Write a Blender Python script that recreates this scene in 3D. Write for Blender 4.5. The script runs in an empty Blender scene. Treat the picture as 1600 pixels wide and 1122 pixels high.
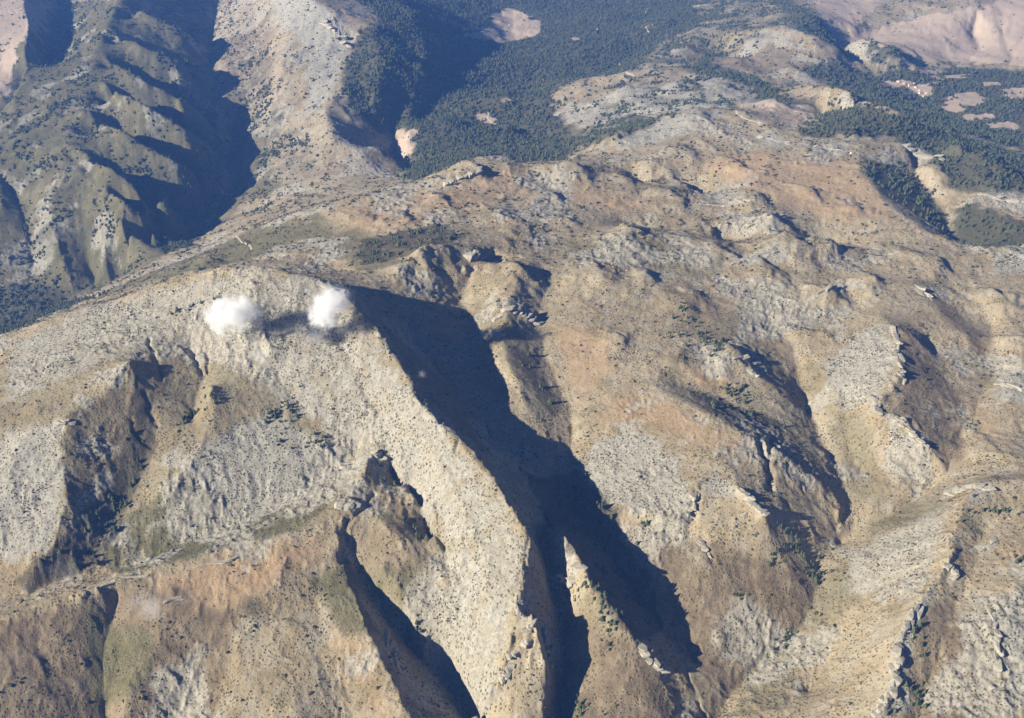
import bpy, math, random
import numpy as np
from mathutils import Vector, Matrix

# ------------------------------------------------------------------ camera, light, exposure
SC = bpy.context.scene
COL = SC.collection
CAM_Z, PITCH, FPX, CX, CY = 1500.0, math.radians(32.0), 1570.0, 800.0, 561.0
cam_d = bpy.data.cameras.new('camera')
cam = bpy.data.objects.new('camera', cam_d)
COL.objects.link(cam)
cam.location = (0, 0, CAM_Z)
cam.rotation_euler = (math.pi / 2 - PITCH, 0, 0)
cam_d.sensor_fit = 'HORIZONTAL'
cam_d.sensor_width = 36.0
cam_d.lens = 36.0 * FPX / 1600.0
cam_d.clip_start = 1.0
cam_d.clip_end = 90000.0
SC.camera = cam

SUN_EL = math.radians(25.0)
SUN_TRAVEL = Vector((0.90, 0.43, 0)).normalized()          # horizontal direction the light travels
sun_d = bpy.data.lights.new('sun', 'SUN')
sun_d.energy = 5.0
sun_d.angle = math.radians(0.5)
sun_d.color = (1.0, 0.92, 0.76)
sun = bpy.data.objects.new('sun', sun_d)
COL.objects.link(sun)
sdir = Vector((SUN_TRAVEL.x * math.cos(SUN_EL), SUN_TRAVEL.y * math.cos(SUN_EL), -math.sin(SUN_EL)))
sun.rotation_euler = sdir.to_track_quat('-Z', 'Y').to_euler()
sun.location = (-2000, -1000, 3000)

world = bpy.data.worlds.new('World')
SC.world = world
world.use_nodes = True
wn = world.node_tree
wn.nodes.clear()
w_out = wn.nodes.new('ShaderNodeOutputWorld')
w_bg = wn.nodes.new('ShaderNodeBackground')
w_sky = wn.nodes.new('ShaderNodeTexSky')
w_sky.sky_type = 'NISHITA'
w_sky.sun_disc = False
w_sky.sun_elevation = SUN_EL
w_sky.sun_rotation = math.atan2(-SUN_TRAVEL.x, -SUN_TRAVEL.y)
w_sky.altitude = 2500.0
w_sky.air_density = 0.25
w_sky.dust_density = 0.0
w_bg.inputs['Strength'].default_value = 0.05
wn.links.new(w_sky.outputs[0], w_bg.inputs['Color'])
wn.links.new(w_bg.outputs[0], w_out.inputs['Surface'])

SC.view_settings.view_transform = 'Standard'
SC.view_settings.look = 'None'
SC.view_settings.exposure = 1.05
SC.view_settings.gamma = 1.0
SC.view_settings.use_curve_mapping = False
SC.cycles.max_bounces = 14
SC.cycles.diffuse_bounces = 1
SC.cycles.glossy_bounces = 1
SC.cycles.transmission_bounces = 0
SC.cycles.transparent_max_bounces = 24
SC.cycles.volume_bounces = 12
SC.cycles.use_denoising = True
SC.cycles.use_adaptive_sampling = True
SC.cycles.adaptive_threshold = 0.02

rng = np.random.default_rng(7)
random.seed(7)

# ------------------------------------------------------------------ projection helpers
SP, CP = math.sin(PITCH), math.cos(PITCH)


def ray(px, py):
    px = np.asarray(px, float); py = np.asarray(py, float)
    a = (px - CX) / FPX; b = (CY - py) / FPX
    return a, CP + b * SP, -SP + b * CP


def at_z(px, py, z):
    dx, dy, dz = ray(px, py)
    t = (np.asarray(z, float) - CAM_Z) / dz
    return dx * t, dy * t


def project(x, y, z):
    dz = z - CAM_Z
    dep = y * CP - dz * SP
    up = y * SP + dz * CP
    return CX + FPX * x / dep, CY - FPX * up / dep


# ------------------------------------------------------------------ noise
def _hash(ix, iy, seed):
    h = (ix.astype(np.int64) * 374761393 + iy.astype(np.int64) * 668265263 + seed * 974711) & 0xffffffff
    h = ((h ^ (h >> 13)) * 1274126177) & 0xffffffff
    return ((h ^ (h >> 16)) & 0xffff).astype(np.float32) / 65535.0


def perlin(x, y, seed=0):
    x0 = np.floor(x); y0 = np.floor(y)
    fx = (x - x0).astype(np.float32); fy = (y - y0).astype(np.float32)
    u = fx * fx * fx * (fx * (fx * 6 - 15) + 10)
    v = fy * fy * fy * (fy * (fy * 6 - 15) + 10)

    def g(ox, oy):
        a = _hash(x0 + ox, y0 + oy, seed) * np.float32(2 * math.pi)
        return np.cos(a) * (fx - ox) + np.sin(a) * (fy - oy)
    a = g(0, 0); b = g(1, 0); c = g(0, 1); d = g(1, 1)
    return 1.5 * ((a + (b - a) * u) * (1 - v) + (c + (d - c) * u) * v)


def fbm(x, y, wl, octs, seed=0, gain=0.5):
    s = np.zeros(np.shape(x), np.float32); amp = 1.0; f = 1.0 / wl
    for k in range(octs):
        s += amp * perlin(x * f + 13.7 * k, y * f - 7.3 * k, seed + k)
        amp *= gain; f *= 2.03
    return s


def ridged(x, y, wl, octs, seed=0, gain=0.5):
    s = np.zeros(np.shape(x), np.float32); amp = 1.0; f = 1.0 / wl; w = 1.0
    for k in range(octs):
        n = 1.0 - np.abs(perlin(x * f + 5.1 * k, y * f + 9.2 * k, seed + k)) * 1.6
        n = np.clip(n, 0, 1) ** 2 * w
        w = np.clip(n * 1.6, 0.15, 1)
        s += amp * n
        amp *= gain; f *= 2.07
    return s


def smooth(e0, e1, v):
    t = np.clip((v - e0) / (e1 - e0), 0, 1)
    return t * t * (3 - 2 * t)


# ------------------------------------------------------------------ terrain lattice: fan of rows
A0, A1 = math.radians(58.0), math.radians(9.6)


def half_w(y):
    return 0.60 * y + 330.0


def lattice(nu, nv):
    u = np.linspace(-1, 1, nu)
    s = np.linspace(0, 1, nv)
    a = A0 + (A1 - A0) * (1.3 * s - 0.3 * s * s)
    y = CAM_Z / np.tan(a)
    Y = np.repeat(y[:, None], nu, 1)
    X = u[None, :] * half_w(Y)
    return X, Y


def to_index(x, y, nu, nv):
    u = x / half_w(y)
    a = np.arctan2(CAM_Z, y)
    g = (a - A0) / (A1 - A0)
    s = (1.3 - np.sqrt(np.maximum(1.69 - 1.2 * g, 0.0))) / 0.6
    return (u + 1) * 0.5 * (nu - 1), s * (nv - 1)


def sample(H, x, y):
    nv, nu = H.shape
    i, j = to_index(x, y, nu, nv)
    i = np.clip(i, 0, nu - 1.001); j = np.clip(j, 0, nv - 1.001)
    i0 = i.astype(int); j0 = j.astype(int); fi = i - i0; fj = j - j0
    return ((H[j0, i0] * (1 - fi) + H[j0, i0 + 1] * fi) * (1 - fj)
            + (H[j0 + 1, i0] * (1 - fi) + H[j0 + 1, i0 + 1] * fi) * fj)


def resize(H, nu, nv):
    oh, ow = H.shape
    j = np.linspace(0, oh - 1, nv); i = np.linspace(0, ow - 1, nu)

    def cub(A, t, axis):
        n = A.shape[axis]
        b = np.clip(np.floor(t).astype(int), 0, n - 2); f = t - b
        w = [-.5 * f + f * f - .5 * f ** 3, 1 - 2.5 * f * f + 1.5 * f ** 3, .5 * f + 2 * f * f - 1.5 * f ** 3, -.5 * f * f + .5 * f ** 3]
        r = 0
        for k in range(4):
            idx = np.clip(b + k - 1, 0, n - 1)
            ww = w[k][:, None] if axis == 0 else w[k][None, :]
            r = r + np.take(A, idx, axis) * ww
        return r
    return cub(cub(H, j, 0), i, 1)


# ------------------------------------------------------------------ surveyed ridges and valleys (pixel x, pixel y, elevation)
R = []


def L(*pts):
    R.append(pts)


# main massif: skyline crest, then down its right-hand edge to the foot
L((-160, 610, 50), (0, 540, 120), (60, 505, 150), (110, 488, 175), (180, 470, 205), (240, 447, 245), (300, 430, 280), (345, 418, 308),
  (395, 416, 320), (440, 422, 318), (490, 432, 308), (540, 463, 285), (590, 515, 255), (640, 590, 206), (652, 628, 189), (680, 655, 177),
  (730, 700, 156), (775, 755, 137), (815, 815, 110), (832, 832, 96), (822, 880, 60), (808, 940, 22), (800, 1000, -28), (774, 1060, -92),
  (750, 1096, -128), (738, 1140, -168))
# shaded ravine along the foot of that edge
L((588, 446, 195), (640, 510, 140), (690, 585, 108), (740, 645, 82), (790, 695, 56), (850, 745, 22), (900, 795, -12), (945, 855, -34),
  (990, 925, -84), (1035, 990, -110), (1062, 1035, -130), (1092, 1100, -164), (1112, 1150, -190))
# spur between the two lower ravines
L((852, 815, 30), (872, 828, 58), (898, 860, 56), (916, 900, 38), (960, 955, -14), (1003, 1008, -68), (1036, 1060, -120), (1066, 1115, -160))
L((846, 838, 14), (853, 870, -12), (863, 920, -52), (878, 970, -90), (882, 1020, -124), (872, 1080, -172), (880, 1150, -205))
L((832, 962, 12), (846, 1000, -20), (853, 1032, -48), (850, 1075, -100), (840, 1130, -148))
# knob ridge left of the black gorge
L((576, 712, 94), (568, 742, 86), (548, 780, 66), (535, 812, 52), (530, 840, 34), (540, 900, -14), (560, 950, -36), (585, 1010, -60),
  (612, 1062, -86), (640, 1120, -118), (660, 1170, -145))
L((610, 735, 44), (640, 785, 6), (672, 840, -12), (694, 872, -14), (712, 905, -16))
L((560, 795, 52), (600, 815, 44), (640, 850, 26), (680, 874, 2))
L((545, 850, 6), (564, 905, -44), (598, 960, -98), (642, 1012, -150), (688, 1062, -192), (730, 1120, -228), (755, 1170, -260))
L((600, 880, 0), (636, 935, -48), (655, 985, -95), (664, 1020, -140))
L((700, 900, -8), (708, 960, -55), (728, 1020, -95), (752, 1085, -138), (768, 1140, -175))
# ridge running left from the knobs and its basin behind
L((548, 780, 66), (505, 806, 54), (470, 827, 46), (400, 843, 34), (320, 862, 22), (230, 893, 8), (130, 925, -6), (0, 965, -25), (-160, 1010, -50))
L((560, 705, 70), (500, 745, 46), (440, 785, 22), (350, 822, -2), (265, 856, -24), (185, 890, -42), (110, 905, -42), (20, 930, -60), (-160, 985, -90))
L((500, 690, 92), (470, 640, 125), (430, 585, 165), (410, 540, 205))
L((224, 606, 172), (238, 640, 132), (242, 690, 92), (208, 760, 40), (168, 830, -2), (130, 892, -36))
L((205, 560, 215), (155, 615, 172), (98, 652, 154), (112, 690, 126), (98, 730, 98), (108, 778, 68), (86, 830, 26), (60, 880, 0), (40, 915, -40))
L((60, 640, 150), (20, 720, 100), (-10, 800, 45), (-40, 880, -15))
L((330, 600, 175), (330, 660, 130), (300, 720, 88), (260, 770, 50))
L((300, 500, 218), (300, 540, 178), (318, 590, 150), (300, 660, 105))
L((395, 416, 320), (400, 480, 268), (420, 540, 222))
L((490, 432, 308), (520, 520, 232), (560, 600, 170), (600, 680, 118), (640, 750, 80), (690, 840, 40), (730, 930, -18), (748, 1010, -68))
L((640, 590, 206), (670, 680, 150), (720, 780, 98), (760, 860, 58), (772, 940, 5), (768, 1020, -60))
# near slopes bottom left
L((90, 940, -12), (60, 1010, -66), (95, 1075, -112), (120, 1130, -150), (140, 1190, -190))
L((185, 935, -40), (160, 1030, -104), (165, 1122, -164), (170, 1190, -205))
L((270, 920, 0), (240, 1008, -62), (205, 1060, -96), (195, 1122, -135), (190, 1190, -170))
L((350, 1000, -62), (300, 1075, -118), (265, 1130, -156), (255, 1190, -198))
L((435, 865, 26), (428, 950, -32), (440, 1050, -88), (470, 1122, -112), (490, 1190, -150))
L((500, 900, -12), (505, 1000, -68), (545, 1100, -118), (560, 1180, -170))
L((-150, 1120, -110), (-20, 1180, -160))
# back of the massif falling to the deep valley
L((545, 424, 150), (480, 402, 118), (400, 405, 60), (300, 410, -20), (230, 428, -110), (150, 462, -230), (60, 500, -340))
L((330, 398, 40), (250, 425, -60), (180, 452, -150), (90, 487, -260), (0, 520, -330))
# deep valley floor
L((345, -30, -30), (328, 60, -96), (325, 100, -118), (335, 160, -162), (352, 220, -225), (358, 262, -266), (345, 300, -284), (310, 368, -314),
  (288, 386, -330), (212, 428, -372), (110, 470, -428), (0, 523, -455), (-200, 600, -500))
L((500, 322, 120), (450, 338, 70), (400, 352, 0), (345, 372, -110), (322, 386, -220))
# left ridge and its ribs
L((215, -60, 190), (185, 0, 150), (160, 58, 108), (150, 95, 78), (145, 125, 54), (120, 160, 8), (98, 190, -26), (102, 237, -64), (125, 265, -88),
  (150, 288, -108), (168, 325, -150), (190, 380, -240), (205, 415, -320))
for A, B, lift in [((185, 0, 150), (328, 66, -110), 45), ((166, 46, 114), (324, 118, -140), 50), ((155, 80, 90), (330, 185, -200), 55), ((146, 122, 55), (348, 232, -258), 60),
                   ((118, 170, 12), (352, 285, -318), 62), ((102, 222, -42), (318, 352, -345), 60), ((140, 280, -98), (290, 384, -362), 50), ((168, 325, -150), (262, 402, -375), 40),
                   ((176, 22, 130), (326, 88, -140), -22), ((160, 62, 100), (326, 150, -190), -25), ((150, 100, 72), (340, 208, -248), -28), ((132, 148, 34), (352, 256, -295), -30),
                   ((100, 200, -26), (338, 318, -334), -30), ((118, 256, -74), (304, 372, -356), -28), ((156, 304, -126), (276, 394, -370), -22)]:
    B = (B[0], B[1], B[2] + 42)
    m1, m2 = [tuple(A[i] + (B[i] - A[i]) * t + ((random.uniform(-5, 5), random.uniform(-4, 4), lift * 1.6 * f)[i]) for i in range(3)) for t, f in ((0.33, 0.9), (0.7, 1.0))]
    e = (B[0] - 4, B[1] - 2, B[2] + max(lift, 0) * 0.25)
    L((A[0] + 3, A[1] + 2, A[2] - 2), m1, m2, e)
L((100, 240, -60), (75, 310, -160), (88, 380, -260), (115, 440, -370))
L((-30, 240, -100), (40, 330, -240), (55, 420, -355), (40, 480, -420))
L((150, 288, -112), (158, 350, -200), (165, 410, -310), (172, 435, -385))
L((120, 300, -140), (135, 370, -260), (148, 440, -400))
L((-120, 240, -60), (0, 290, -160), (-10, 400, -320), (-20, 490, -440))
L((-40, -60, 190), (30, -20, 140), (48, 40, 90), (36, 120, 25), (8, 180, -50), (-80, 240, -110))
L((120, -60, 20), (100, 0, -20), (85, 70, -70), (62, 130, -120), (20, 178, -160), (-60, 215, -200))
# pale peak top left of centre
L((420, -70, 300), (460, -25, 265), (490, 0, 240), (525, 18, 212), (548, 70, 104), (532, 120, 40), (508, 172, -24), (522, 215, -52), (560, 235, -60),
  (598, 228, -75), (604, 262, -110))
L((400, 0, 90), (395, 90, -40), (375, 180, -190), (370, 235, -300))
L((455, 20, 170), (440, 110, 15), (425, 200, -130), (400, 270, -250), (360, 320, -350))
L((500, 260, -130), (450, 300, -170), (400, 330, -240))
L((560, -40, 230), (640, 20, 135), (662, 80, 50), (640, 150, -55), (612, 205, -155), (613, 250, -235), (622, 280, -258))
L((578, 40, 165), (597, 95, 84), (590, 150, -12))
L((640, 205, -120), (634, 240, -135), (640, 275, -170))
# forest basin
L((640, 205, -120), (690, 190, -145), (760, 195, -155), (830, 212, -150), (900, 222, -130), (970, 200, -40))
L((640, 283, -60), (700, 262, 10), (770, 245, 0), (840, 254, -10), (900, 250, 20))
L((640, -60, 70), (720, -10, -40), (800, 20, -140), (800, 60, -150), (730, 100, -92), (685, 150, -110), (650, 195, -165))
L((640, 170, -90), (700, 130, -88), (760, 100, -100), (800, 85, -130))
L((700, 215, -122), (740, 205, -100), (800, 195, -110))
L((860, 60, -135), (905, 85, -92), (960, 70, -92))
L((830, 120, -145), (870, 118, -120), (760, 140, -135))
L((1000, 70, -112), (960, 100, -120), (900, 128, -122))
L((900, -60, -120), (950, 0, -125), (1000, 30, -110), (1080, -10, -80), (1120, -60, -40))
# first grey ridge behind the plateau
L((830, 148, -150), (860, 142, -110), (900, 132, -45), (960, 120, 0), (1060, 106, 55), (1120, 116, 75), (1190, 138, 95), (1270, 165, 105), (1340, 190, 95))
L((868, 172, -95), (930, 158, -45), (1000, 146, 10), (1075, 143, 60), (1140, 155, 80))
L((1060, 95, -60), (1120, 80, -40), (1180, 100, 0), (1240, 130, 10), (1290, 150, 0))
L((1040, 65, -60), (1100, 55, 25), (1165, 48, 85), (1225, 38, 130), (1275, 60, 105), (1310, 80, 60))
L((1180, 5, 40), (1240, 10, 110), (1275, 30, 110), (1300, 55, 30), (1320, 85, -20), (1350, 110, -60))
L((1320, 62, 10), (1360, 60, 75), (1405, 78, 50), (1425, 100, -55))
L((1255, 132, 110), (1300, 138, 180), (1350, 148, 218), (1400, 168, 208), (1450, 192, 160), (1500, 215, 85))
L((1360, 120, -70), (1430, 145, -100), (1490, 180, -110), (1550, 205, -110), (1610, 225, -120), (1720, 250, -120))
L((1280, 185, 60), (1340, 200, 70), (1400, 212, 60))
L((1430, 105, -80), (1520, 110, -85), (1600, 115, -85), (1720, 120, -90))
L((1310, 88, -60), (1370, 48, -20), (1450, 38, 15), (1540, 24, 60), (1600, 10, 90), (1720, -20, 120))
L((1470, 40, 15), (1490, 70, -40), (1500, 95, -75))
L((1550, 26, 58), (1565, 60, -15), (1580, 98, -72))
L((1520, 45, -20), (1530, 75, -62))
L((1300, -60, 60), (1400, -10, 70), (1470, 8, 80), (1540, -10, 130))
# plateau skyline
L((500, 322, 120), (560, 305, 140), (640, 294, 152), (700, 270, 175), (770, 250, 190), (820, 262, 172), (860, 262, 168), (895, 257, 176),
  (930, 262, 168), (1000, 288, 148))
L((880, 252, 60), (920, 232, 90), (980, 205, 140), (1030, 182, 175), (1085, 168, 188), (1150, 172, 195), (1212, 205, 198), (1270, 226, 190), (1340, 240, 204), (1400, 222, 196),
  (1460, 236, 182), (1475, 250, 160))
L((820, 262, 172), (850, 285, 150), (900, 300, 148))
L((930, 262, 168), (985, 272, 112), (1004, 292, 100))
L((1042, 288, 104), (1085, 299, 94), (1102, 306, 104))
L((1262, 369, 124), (1310, 379, 110), (1350, 390, 116))
L((1000, 288, 150), (1060, 300, 148), (1090, 310, 130))
L((1212, 205, 198), (1200, 260, 182), (1170, 310, 165))
L((1060, 230, 170), (1030, 255, 150), (1085, 300, 130), (1140, 320, 140))
L((1340, 240, 204), (1352, 275, 194), (1372, 300, 182), (1410, 335, 162), (1455, 368, 148), (1500, 390, 140))
L((1420, 252, 140), (1440, 290, 112), (1480, 335, 88), (1492, 372, 82), (1530, 388, 90))
L((1400, 222, 196), (1440, 260, 165), (1480, 300, 125), (1500, 320, 105))
L((1440, 230, 120), (1500, 262, 80), (1560, 295, 70), (1620, 310, 70))
L((1500, 330, 118), (1540, 305, 142), (1600, 290, 150), (1700, 280, 150))
L((1480, 228, 130), (1525, 219, 205), (1537, 230, 200), (1572, 262, 168), (1610, 285, 130))
L((1560, 216, -30), (1630, 250, -50), (1700, 270, -60))
L((1720, 370, 155), (1600, 380, 160), (1550, 393, 152), (1490, 400, 146), (1440, 412, 140))
# middle of the plateau
L((620, 420, 205), (660, 398, 206), (700, 386, 205), (745, 386, 200), (775, 388, 170))
L((642, 425, 190), (690, 432, 160), (712, 468, 120), (728, 480, 108))
L((716, 425, 166), (760, 412, 178), (800, 410, 180), (830, 412, 172), (850, 425, 150))
L((800, 412, 180), (805, 450, 168), (795, 470, 165), (790, 495, 150), (785, 525, 132), (795, 570, 112), (822, 632, 84), (852, 680, 52), (872, 722, 18))
L((738, 425, 150), (722, 460, 122), (732, 500, 108), (742, 560, 92), (775, 620, 66))
L((745, 398, 178), (770, 405, 150), (778, 418, 140))
L((870, 440, 148), (848, 470, 132), (842, 510, 112), (852, 560, 90), (876, 610, 68), (892, 642, 56), (890, 690, 32), (884, 730, 14), (900, 795, -12))
L((900, 430, 150), (960, 417, 162), (1020, 435, 152), (1100, 450, 140))
L((900, 520, 118), (960, 500, 128), (1040, 520, 122), (1100, 545, 112), (1160, 560, 108), (1190, 592, 88), (1240, 630, 45))
L((880, 380, 148), (950, 359, 160), (1020, 363, 170), (1080, 374, 166), (1150, 386, 148))
L((985, 353, 118), (1070, 364, 108), (1160, 378, 116))
L((1130, 420, 140), (1200, 395, 165), (1230, 372, 170), (1290, 378, 162), (1340, 394, 138))
L((1110, 350, 158), (1170, 340, 165), (1210, 350, 160), (1240, 330, 150))
L((1150, 470, 130), (1240, 455, 136), (1300, 462, 130), (1320, 450, 118))
L((1200, 500, 100), (1235, 545, 75), (1245, 580, 48), (1262, 640, 12), (1285, 690, 8), (1312, 740, -8), (1328, 790, -28), (1302, 850, -56),
  (1286, 900, -80), (1266, 960, -110), (1215, 1020, -148), (1140, 1085, -180), (1112, 1150, -192))
# dome and its shaded gully
L((905, 660, 62), (960, 615, 92), (1020, 604, 104), (1070, 628, 104), (1120, 652, 100), (1180, 685, 90), (1235, 718, 58), (1278, 752, 22), (1308, 790, -8),
  (1316, 815, -28))
L((1060, 603, 90), (1120, 622, 76), (1190, 650, 54), (1250, 678, 30), (1290, 712, 14))
L((930, 790, 18), (1000, 800, 22), (1060, 812, 22), (1075, 818, 10))
L((945, 800, 2), (1000, 815, 2), (1070, 835, -4), (1110, 870, -20))
L((1090, 755, 66), (1085, 790, 40), (1080, 815, 8))
L((1120, 700, 84), (1150, 750, 70), (1195, 805, 44), (1212, 845, -4), (1240, 880, -44), (1270, 925, -92))
L((1200, 705, 76), (1202, 740, 54), (1220, 790, 30), (1245, 850, -30), (1278, 890, -82))
L((1110, 870, -18), (1120, 940, -78), (1135, 1010, -128), (1140, 1060, -165))
L((1020, 870, -30), (1050, 950, -92), (1080, 1030, -145))
# pale hill on the right
L((1330, 470, 120), (1385, 498, 140), (1402, 540, 138), (1408, 580, 126), (1372, 625, 100), (1368, 645, 96), (1412, 655, 96), (1440, 690, 72), (1462, 712, 50), (1482, 742, 28))
L((1280, 560, 82), (1310, 620, 60), (1320, 690, 20), (1345, 740, -10))
L((1450, 530, 104), (1490, 600, 84), (1508, 660, 64), (1492, 728, 32), (1430, 780, -14), (1370, 815, -36), (1310, 850, -72))
L((1350, 432, 148), (1430, 446, 146), (1460, 482, 132), (1510, 525, 108), (1540, 560, 78))
L((1480, 440, 124), (1548, 512, 94), (1556, 560, 84), (1524, 640, 68))
L((1600, 560, 110), (1580, 620, 95), (1600, 680, 70), (1720, 700, 90))
L((1610, 440, 140), (1580, 500, 115), (1640, 560, 120))
# right ridge with the pale cliff
L((1720, 735, 112), (1600, 748, 106), (1545, 752, 100), (1500, 785, 86), (1495, 820, 78), (1478, 885, 62), (1450, 920, 50), (1425, 955, 38),
  (1405, 1005, 14), (1396, 1060, -14), (1378, 1122, -44), (1365, 1190, -80))
L((1540, 830, 62), (1512, 900, 48), (1475, 1000, 14), (1446, 1080, -36), (1430, 1140, -66))
L((1620, 880, 76), (1548, 955, 48), (1565, 1050, 6), (1590, 1130, -28), (1600, 1190, -60))
L((1560, 820, 70), (1640, 830, 74))
L((1400, 830, 0), (1370, 900, -35), (1320, 990, -95), (1260, 1080, -150))
# outer country
L((-900, 700, -150), (-500, 900, -200), (-300, 1190, -250))
L((1750, 300, 120), (1900, 500, 60), (1850, 800, 60), (1800, 1100, -40))
L((-200, 500, -480), (-500, 560, -450), (-700, 300, -150), (-500, 60, 100))
L((1800, 60, 60), (2100, 200, 40))


def rasterise(nu, nv):
    acc = np.zeros((nv, nu)); cnt = np.zeros((nv, nu))
    for n, pts in enumerate(R):
        p = np.array(pts, float)
        x, y = at_z(p[:, 0], p[:, 1], p[:, 2])
        for k in range(len(p) - 1):
            seg = math.hypot(x[k + 1] - x[k], y[k + 1] - y[k])
            m = max(2, int(seg / 2.0))
            t = np.linspace(0, 1, m)
            xx = x[k] + (x[k + 1] - x[k]) * t; yy = y[k] + (y[k + 1] - y[k]) * t
            zz = p[k, 2] + (p[k + 1, 2] - p[k, 2]) * t
            wob = np.sin(t * math.pi) * min(14.0, seg * 0.10)
            wl = 70.0 if yy.mean() < 3300 else 260.0
            ox = perlin(xx / wl, yy / wl, 900) * wob; oy = perlin(xx / wl, yy / wl, 901) * wob
            i, j = to_index(xx + ox, yy + oy, nu, nv)
            i0 = np.floor(i).astype(int); j0 = np.floor(j).astype(int); fi = i - i0; fj = j - j0
            ok = (i0 >= 0) & (i0 < nu - 1) & (j0 >= 0) & (j0 < nv - 1)
            for a, wa in ((0, 1 - fi), (1, fi)):
                for b, wb in ((0, 1 - fj), (1, fj)):
                    w = (wa * wb)[ok]
                    np.add.at(acc, (j0[ok] + b, i0[ok] + a), zz[ok] * w); np.add.at(cnt, (j0[ok] + b, i0[ok] + a), w)
    fix = cnt > 0.02
    return fix, np.where(fix, acc / np.maximum(cnt, 1e-6), 0), np.minimum(cnt, 4.0) * 2.5


def solve(nu, nv):
    sizes = [(nu, nv)]
    while sizes[-1][0] > 40:
        sizes.append((sizes[-1][0] // 2, sizes[-1][1] // 2))
    H = None
    for lv, (mu, mv) in enumerate(reversed(sizes)):
        fix, val, wt = rasterise(mu, mv)
        wt = np.where(fix, wt, 0)
        X, Y = lattice(mu, mv)
        if H is None:
            H = np.full((mv, mu), val[fix].mean())
        else:
            H = resize(H, mu, mv)
        H[fix] = val[fix]
        pin = wt * val
        dx = 2 * half_w(Y) / (mu - 1)
        dy = np.abs(np.gradient(Y[:, 0]))[:, None] * np.ones((1, mu))
        wx = 1 / dx ** 2; wy = 1 / dy ** 2
        tot = 2 * wx + 2 * wy
        wx = wx / tot; wy = wy / tot
        jj, ii = np.indices((mv, mu))
        masks = [((ii + jj) % 2 == c) for c in (0, 1)]
        om = np.where(fix, 1.0, 1.7)
        for it in range(260 if lv < len(sizes) - 1 else 120):
            for mk in masks:
                P = np.pad(H, 1, mode='edge')
                N = wx * (P[1:-1, :-2] + P[1:-1, 2:]) + wy * (P[:-2, 1:-1] + P[2:, 1:-1])
                N = (N + pin) / (1 + wt)
                H = np.where(mk, H + om * (N - H), H)
    return H


def blur(H, n):
    for _ in range(n):
        P = np.pad(H, 1, mode='edge')
        H = (P[1:-1, 1:-1] * 4 + P[:-2, 1:-1] * 2 + P[2:, 1:-1] * 2 + P[1:-1, :-2] * 2 + P[1:-1, 2:] * 2
             + P[:-2, :-2] + P[:-2, 2:] + P[2:, :-2] + P[2:, 2:]) / 16
    return H


def gradient(H, X, Y):
    nv, nu = H.shape
    W = half_w(Y)
    hx = np.gradient(H, axis=1) * (nu - 1) / 2 / W
    yv = np.gradient(Y[:, 0])[:, None]
    u = X / W
    hy = np.gradient(H, axis=0) / yv - hx * u * 0.60
    return hx, hy


def gullies(X, Y, gx, gy, wl, seed):
    """stripes that run down the slope: each cell carries a cosine across the fall line"""
    f = 1.0 / wl
    m = np.sqrt(gx * gx + gy * gy) + 1e-6
    sx = (-gy / m).astype(np.float32); sy = (gx / m).astype(np.float32)
    px = X * f; py = Y * f
    ix = np.floor(px); iy = np.floor(py)
    c = np.zeros(X.shape, np.float32); s = np.zeros(X.shape, np.float32)
    for a in (-1, 0, 1):
        for b in (-1, 0, 1):
            jx = _hash(ix + a, iy + b, seed); jy = _hash(ix + a, iy + b, seed + 77)
            vx = (px - ix - a).astype(np.float32) - jx; vy = (py - iy - b).astype(np.float32) - jy
            w = np.exp(-(vx * vx + vy * vy) * 2.2)
            ph = (vx * sx + vy * sy) * np.float32(2 * math.pi * 0.9) + _hash(ix + a, iy + b, seed + 5) * 1.2
            c += np.cos(ph) * w; s += np.sin(ph) * w
    return c / np.sqrt(c * c + s * s + 0.02)
NU, NV = 1240, 1040
H0 = solve(620, 520)
_farw = smooth(2700, 4200, lattice(620, 520)[1])
_b1 = blur(H0, 1)
H0 = _b1 * (1 - _farw) + blur(_b1, 1) * _farw
HB = resize(H0, NU, NV)                                   # base surface
X, Y = lattice(NU, NV)
Hs = resize(blur(H0, 4), NU, NV)                          # smoothed copy: its slope steers the gullies
gx, gy = gradient(Hs, X, Y)
slope = np.sqrt(gx * gx + gy * gy)
wx_ = 18 * fbm(X, Y, 90, 3, 31); wy_ = 18 * fbm(X, Y, 90, 3, 47)
far = smooth(3300, 5200, Y)
steep = smooth(0.12, 0.6, slope)
H = HB.copy()
plateau = smooth(2300, 2800, Y) * (1 - smooth(4200, 5200, Y)) * smooth(-900, -300, X)
far6 = 1 - 0.35 * far
calm = 1 - 0.65 * smooth(-700, -1100, X) * far
H += (2.5 + 12.0 * far * calm) * (0.35 + steep) * fbm(X + wx_, Y + wy_, 230, 3, 3)
H += plateau * 8.0 * (ridged(X + 2 * wx_, Y + 2 * wy_, 420, 4, 21, 0.55) - 0.7)
wx2 = 70 * fbm(X, Y, 420, 3, 33); wy2 = 70 * fbm(X, Y, 420, 3, 43)
H += (1.6 + 4.2 * far) * gullies(X + wx_ * .5 + wx2 * far, Y + wy_ * .5 + wy2 * far, gx, gy, 150.0 , 11) * (0.2 + steep) * (1 + 0.3 * far) * (1 - 0.7 * smooth(5200, 6000, Y)) * (0.6 + 0.6 * perlin(X / 300, Y / 300, 55))
H += far * calm * 16.0 * fbm(X + wx2, Y + wy2, 620, 3, 57)
g1x, g1y = gradient(H, X, Y)
H += (0.9 + 2.4 * far) * gullies(X + wx_, Y + wy_, g1x, g1y, 74.0, 12) * (0.2 + steep) * np.clip(0.5 + 0.9 * perlin(X / 130, Y / 130, 58), 0, 1.4)
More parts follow.
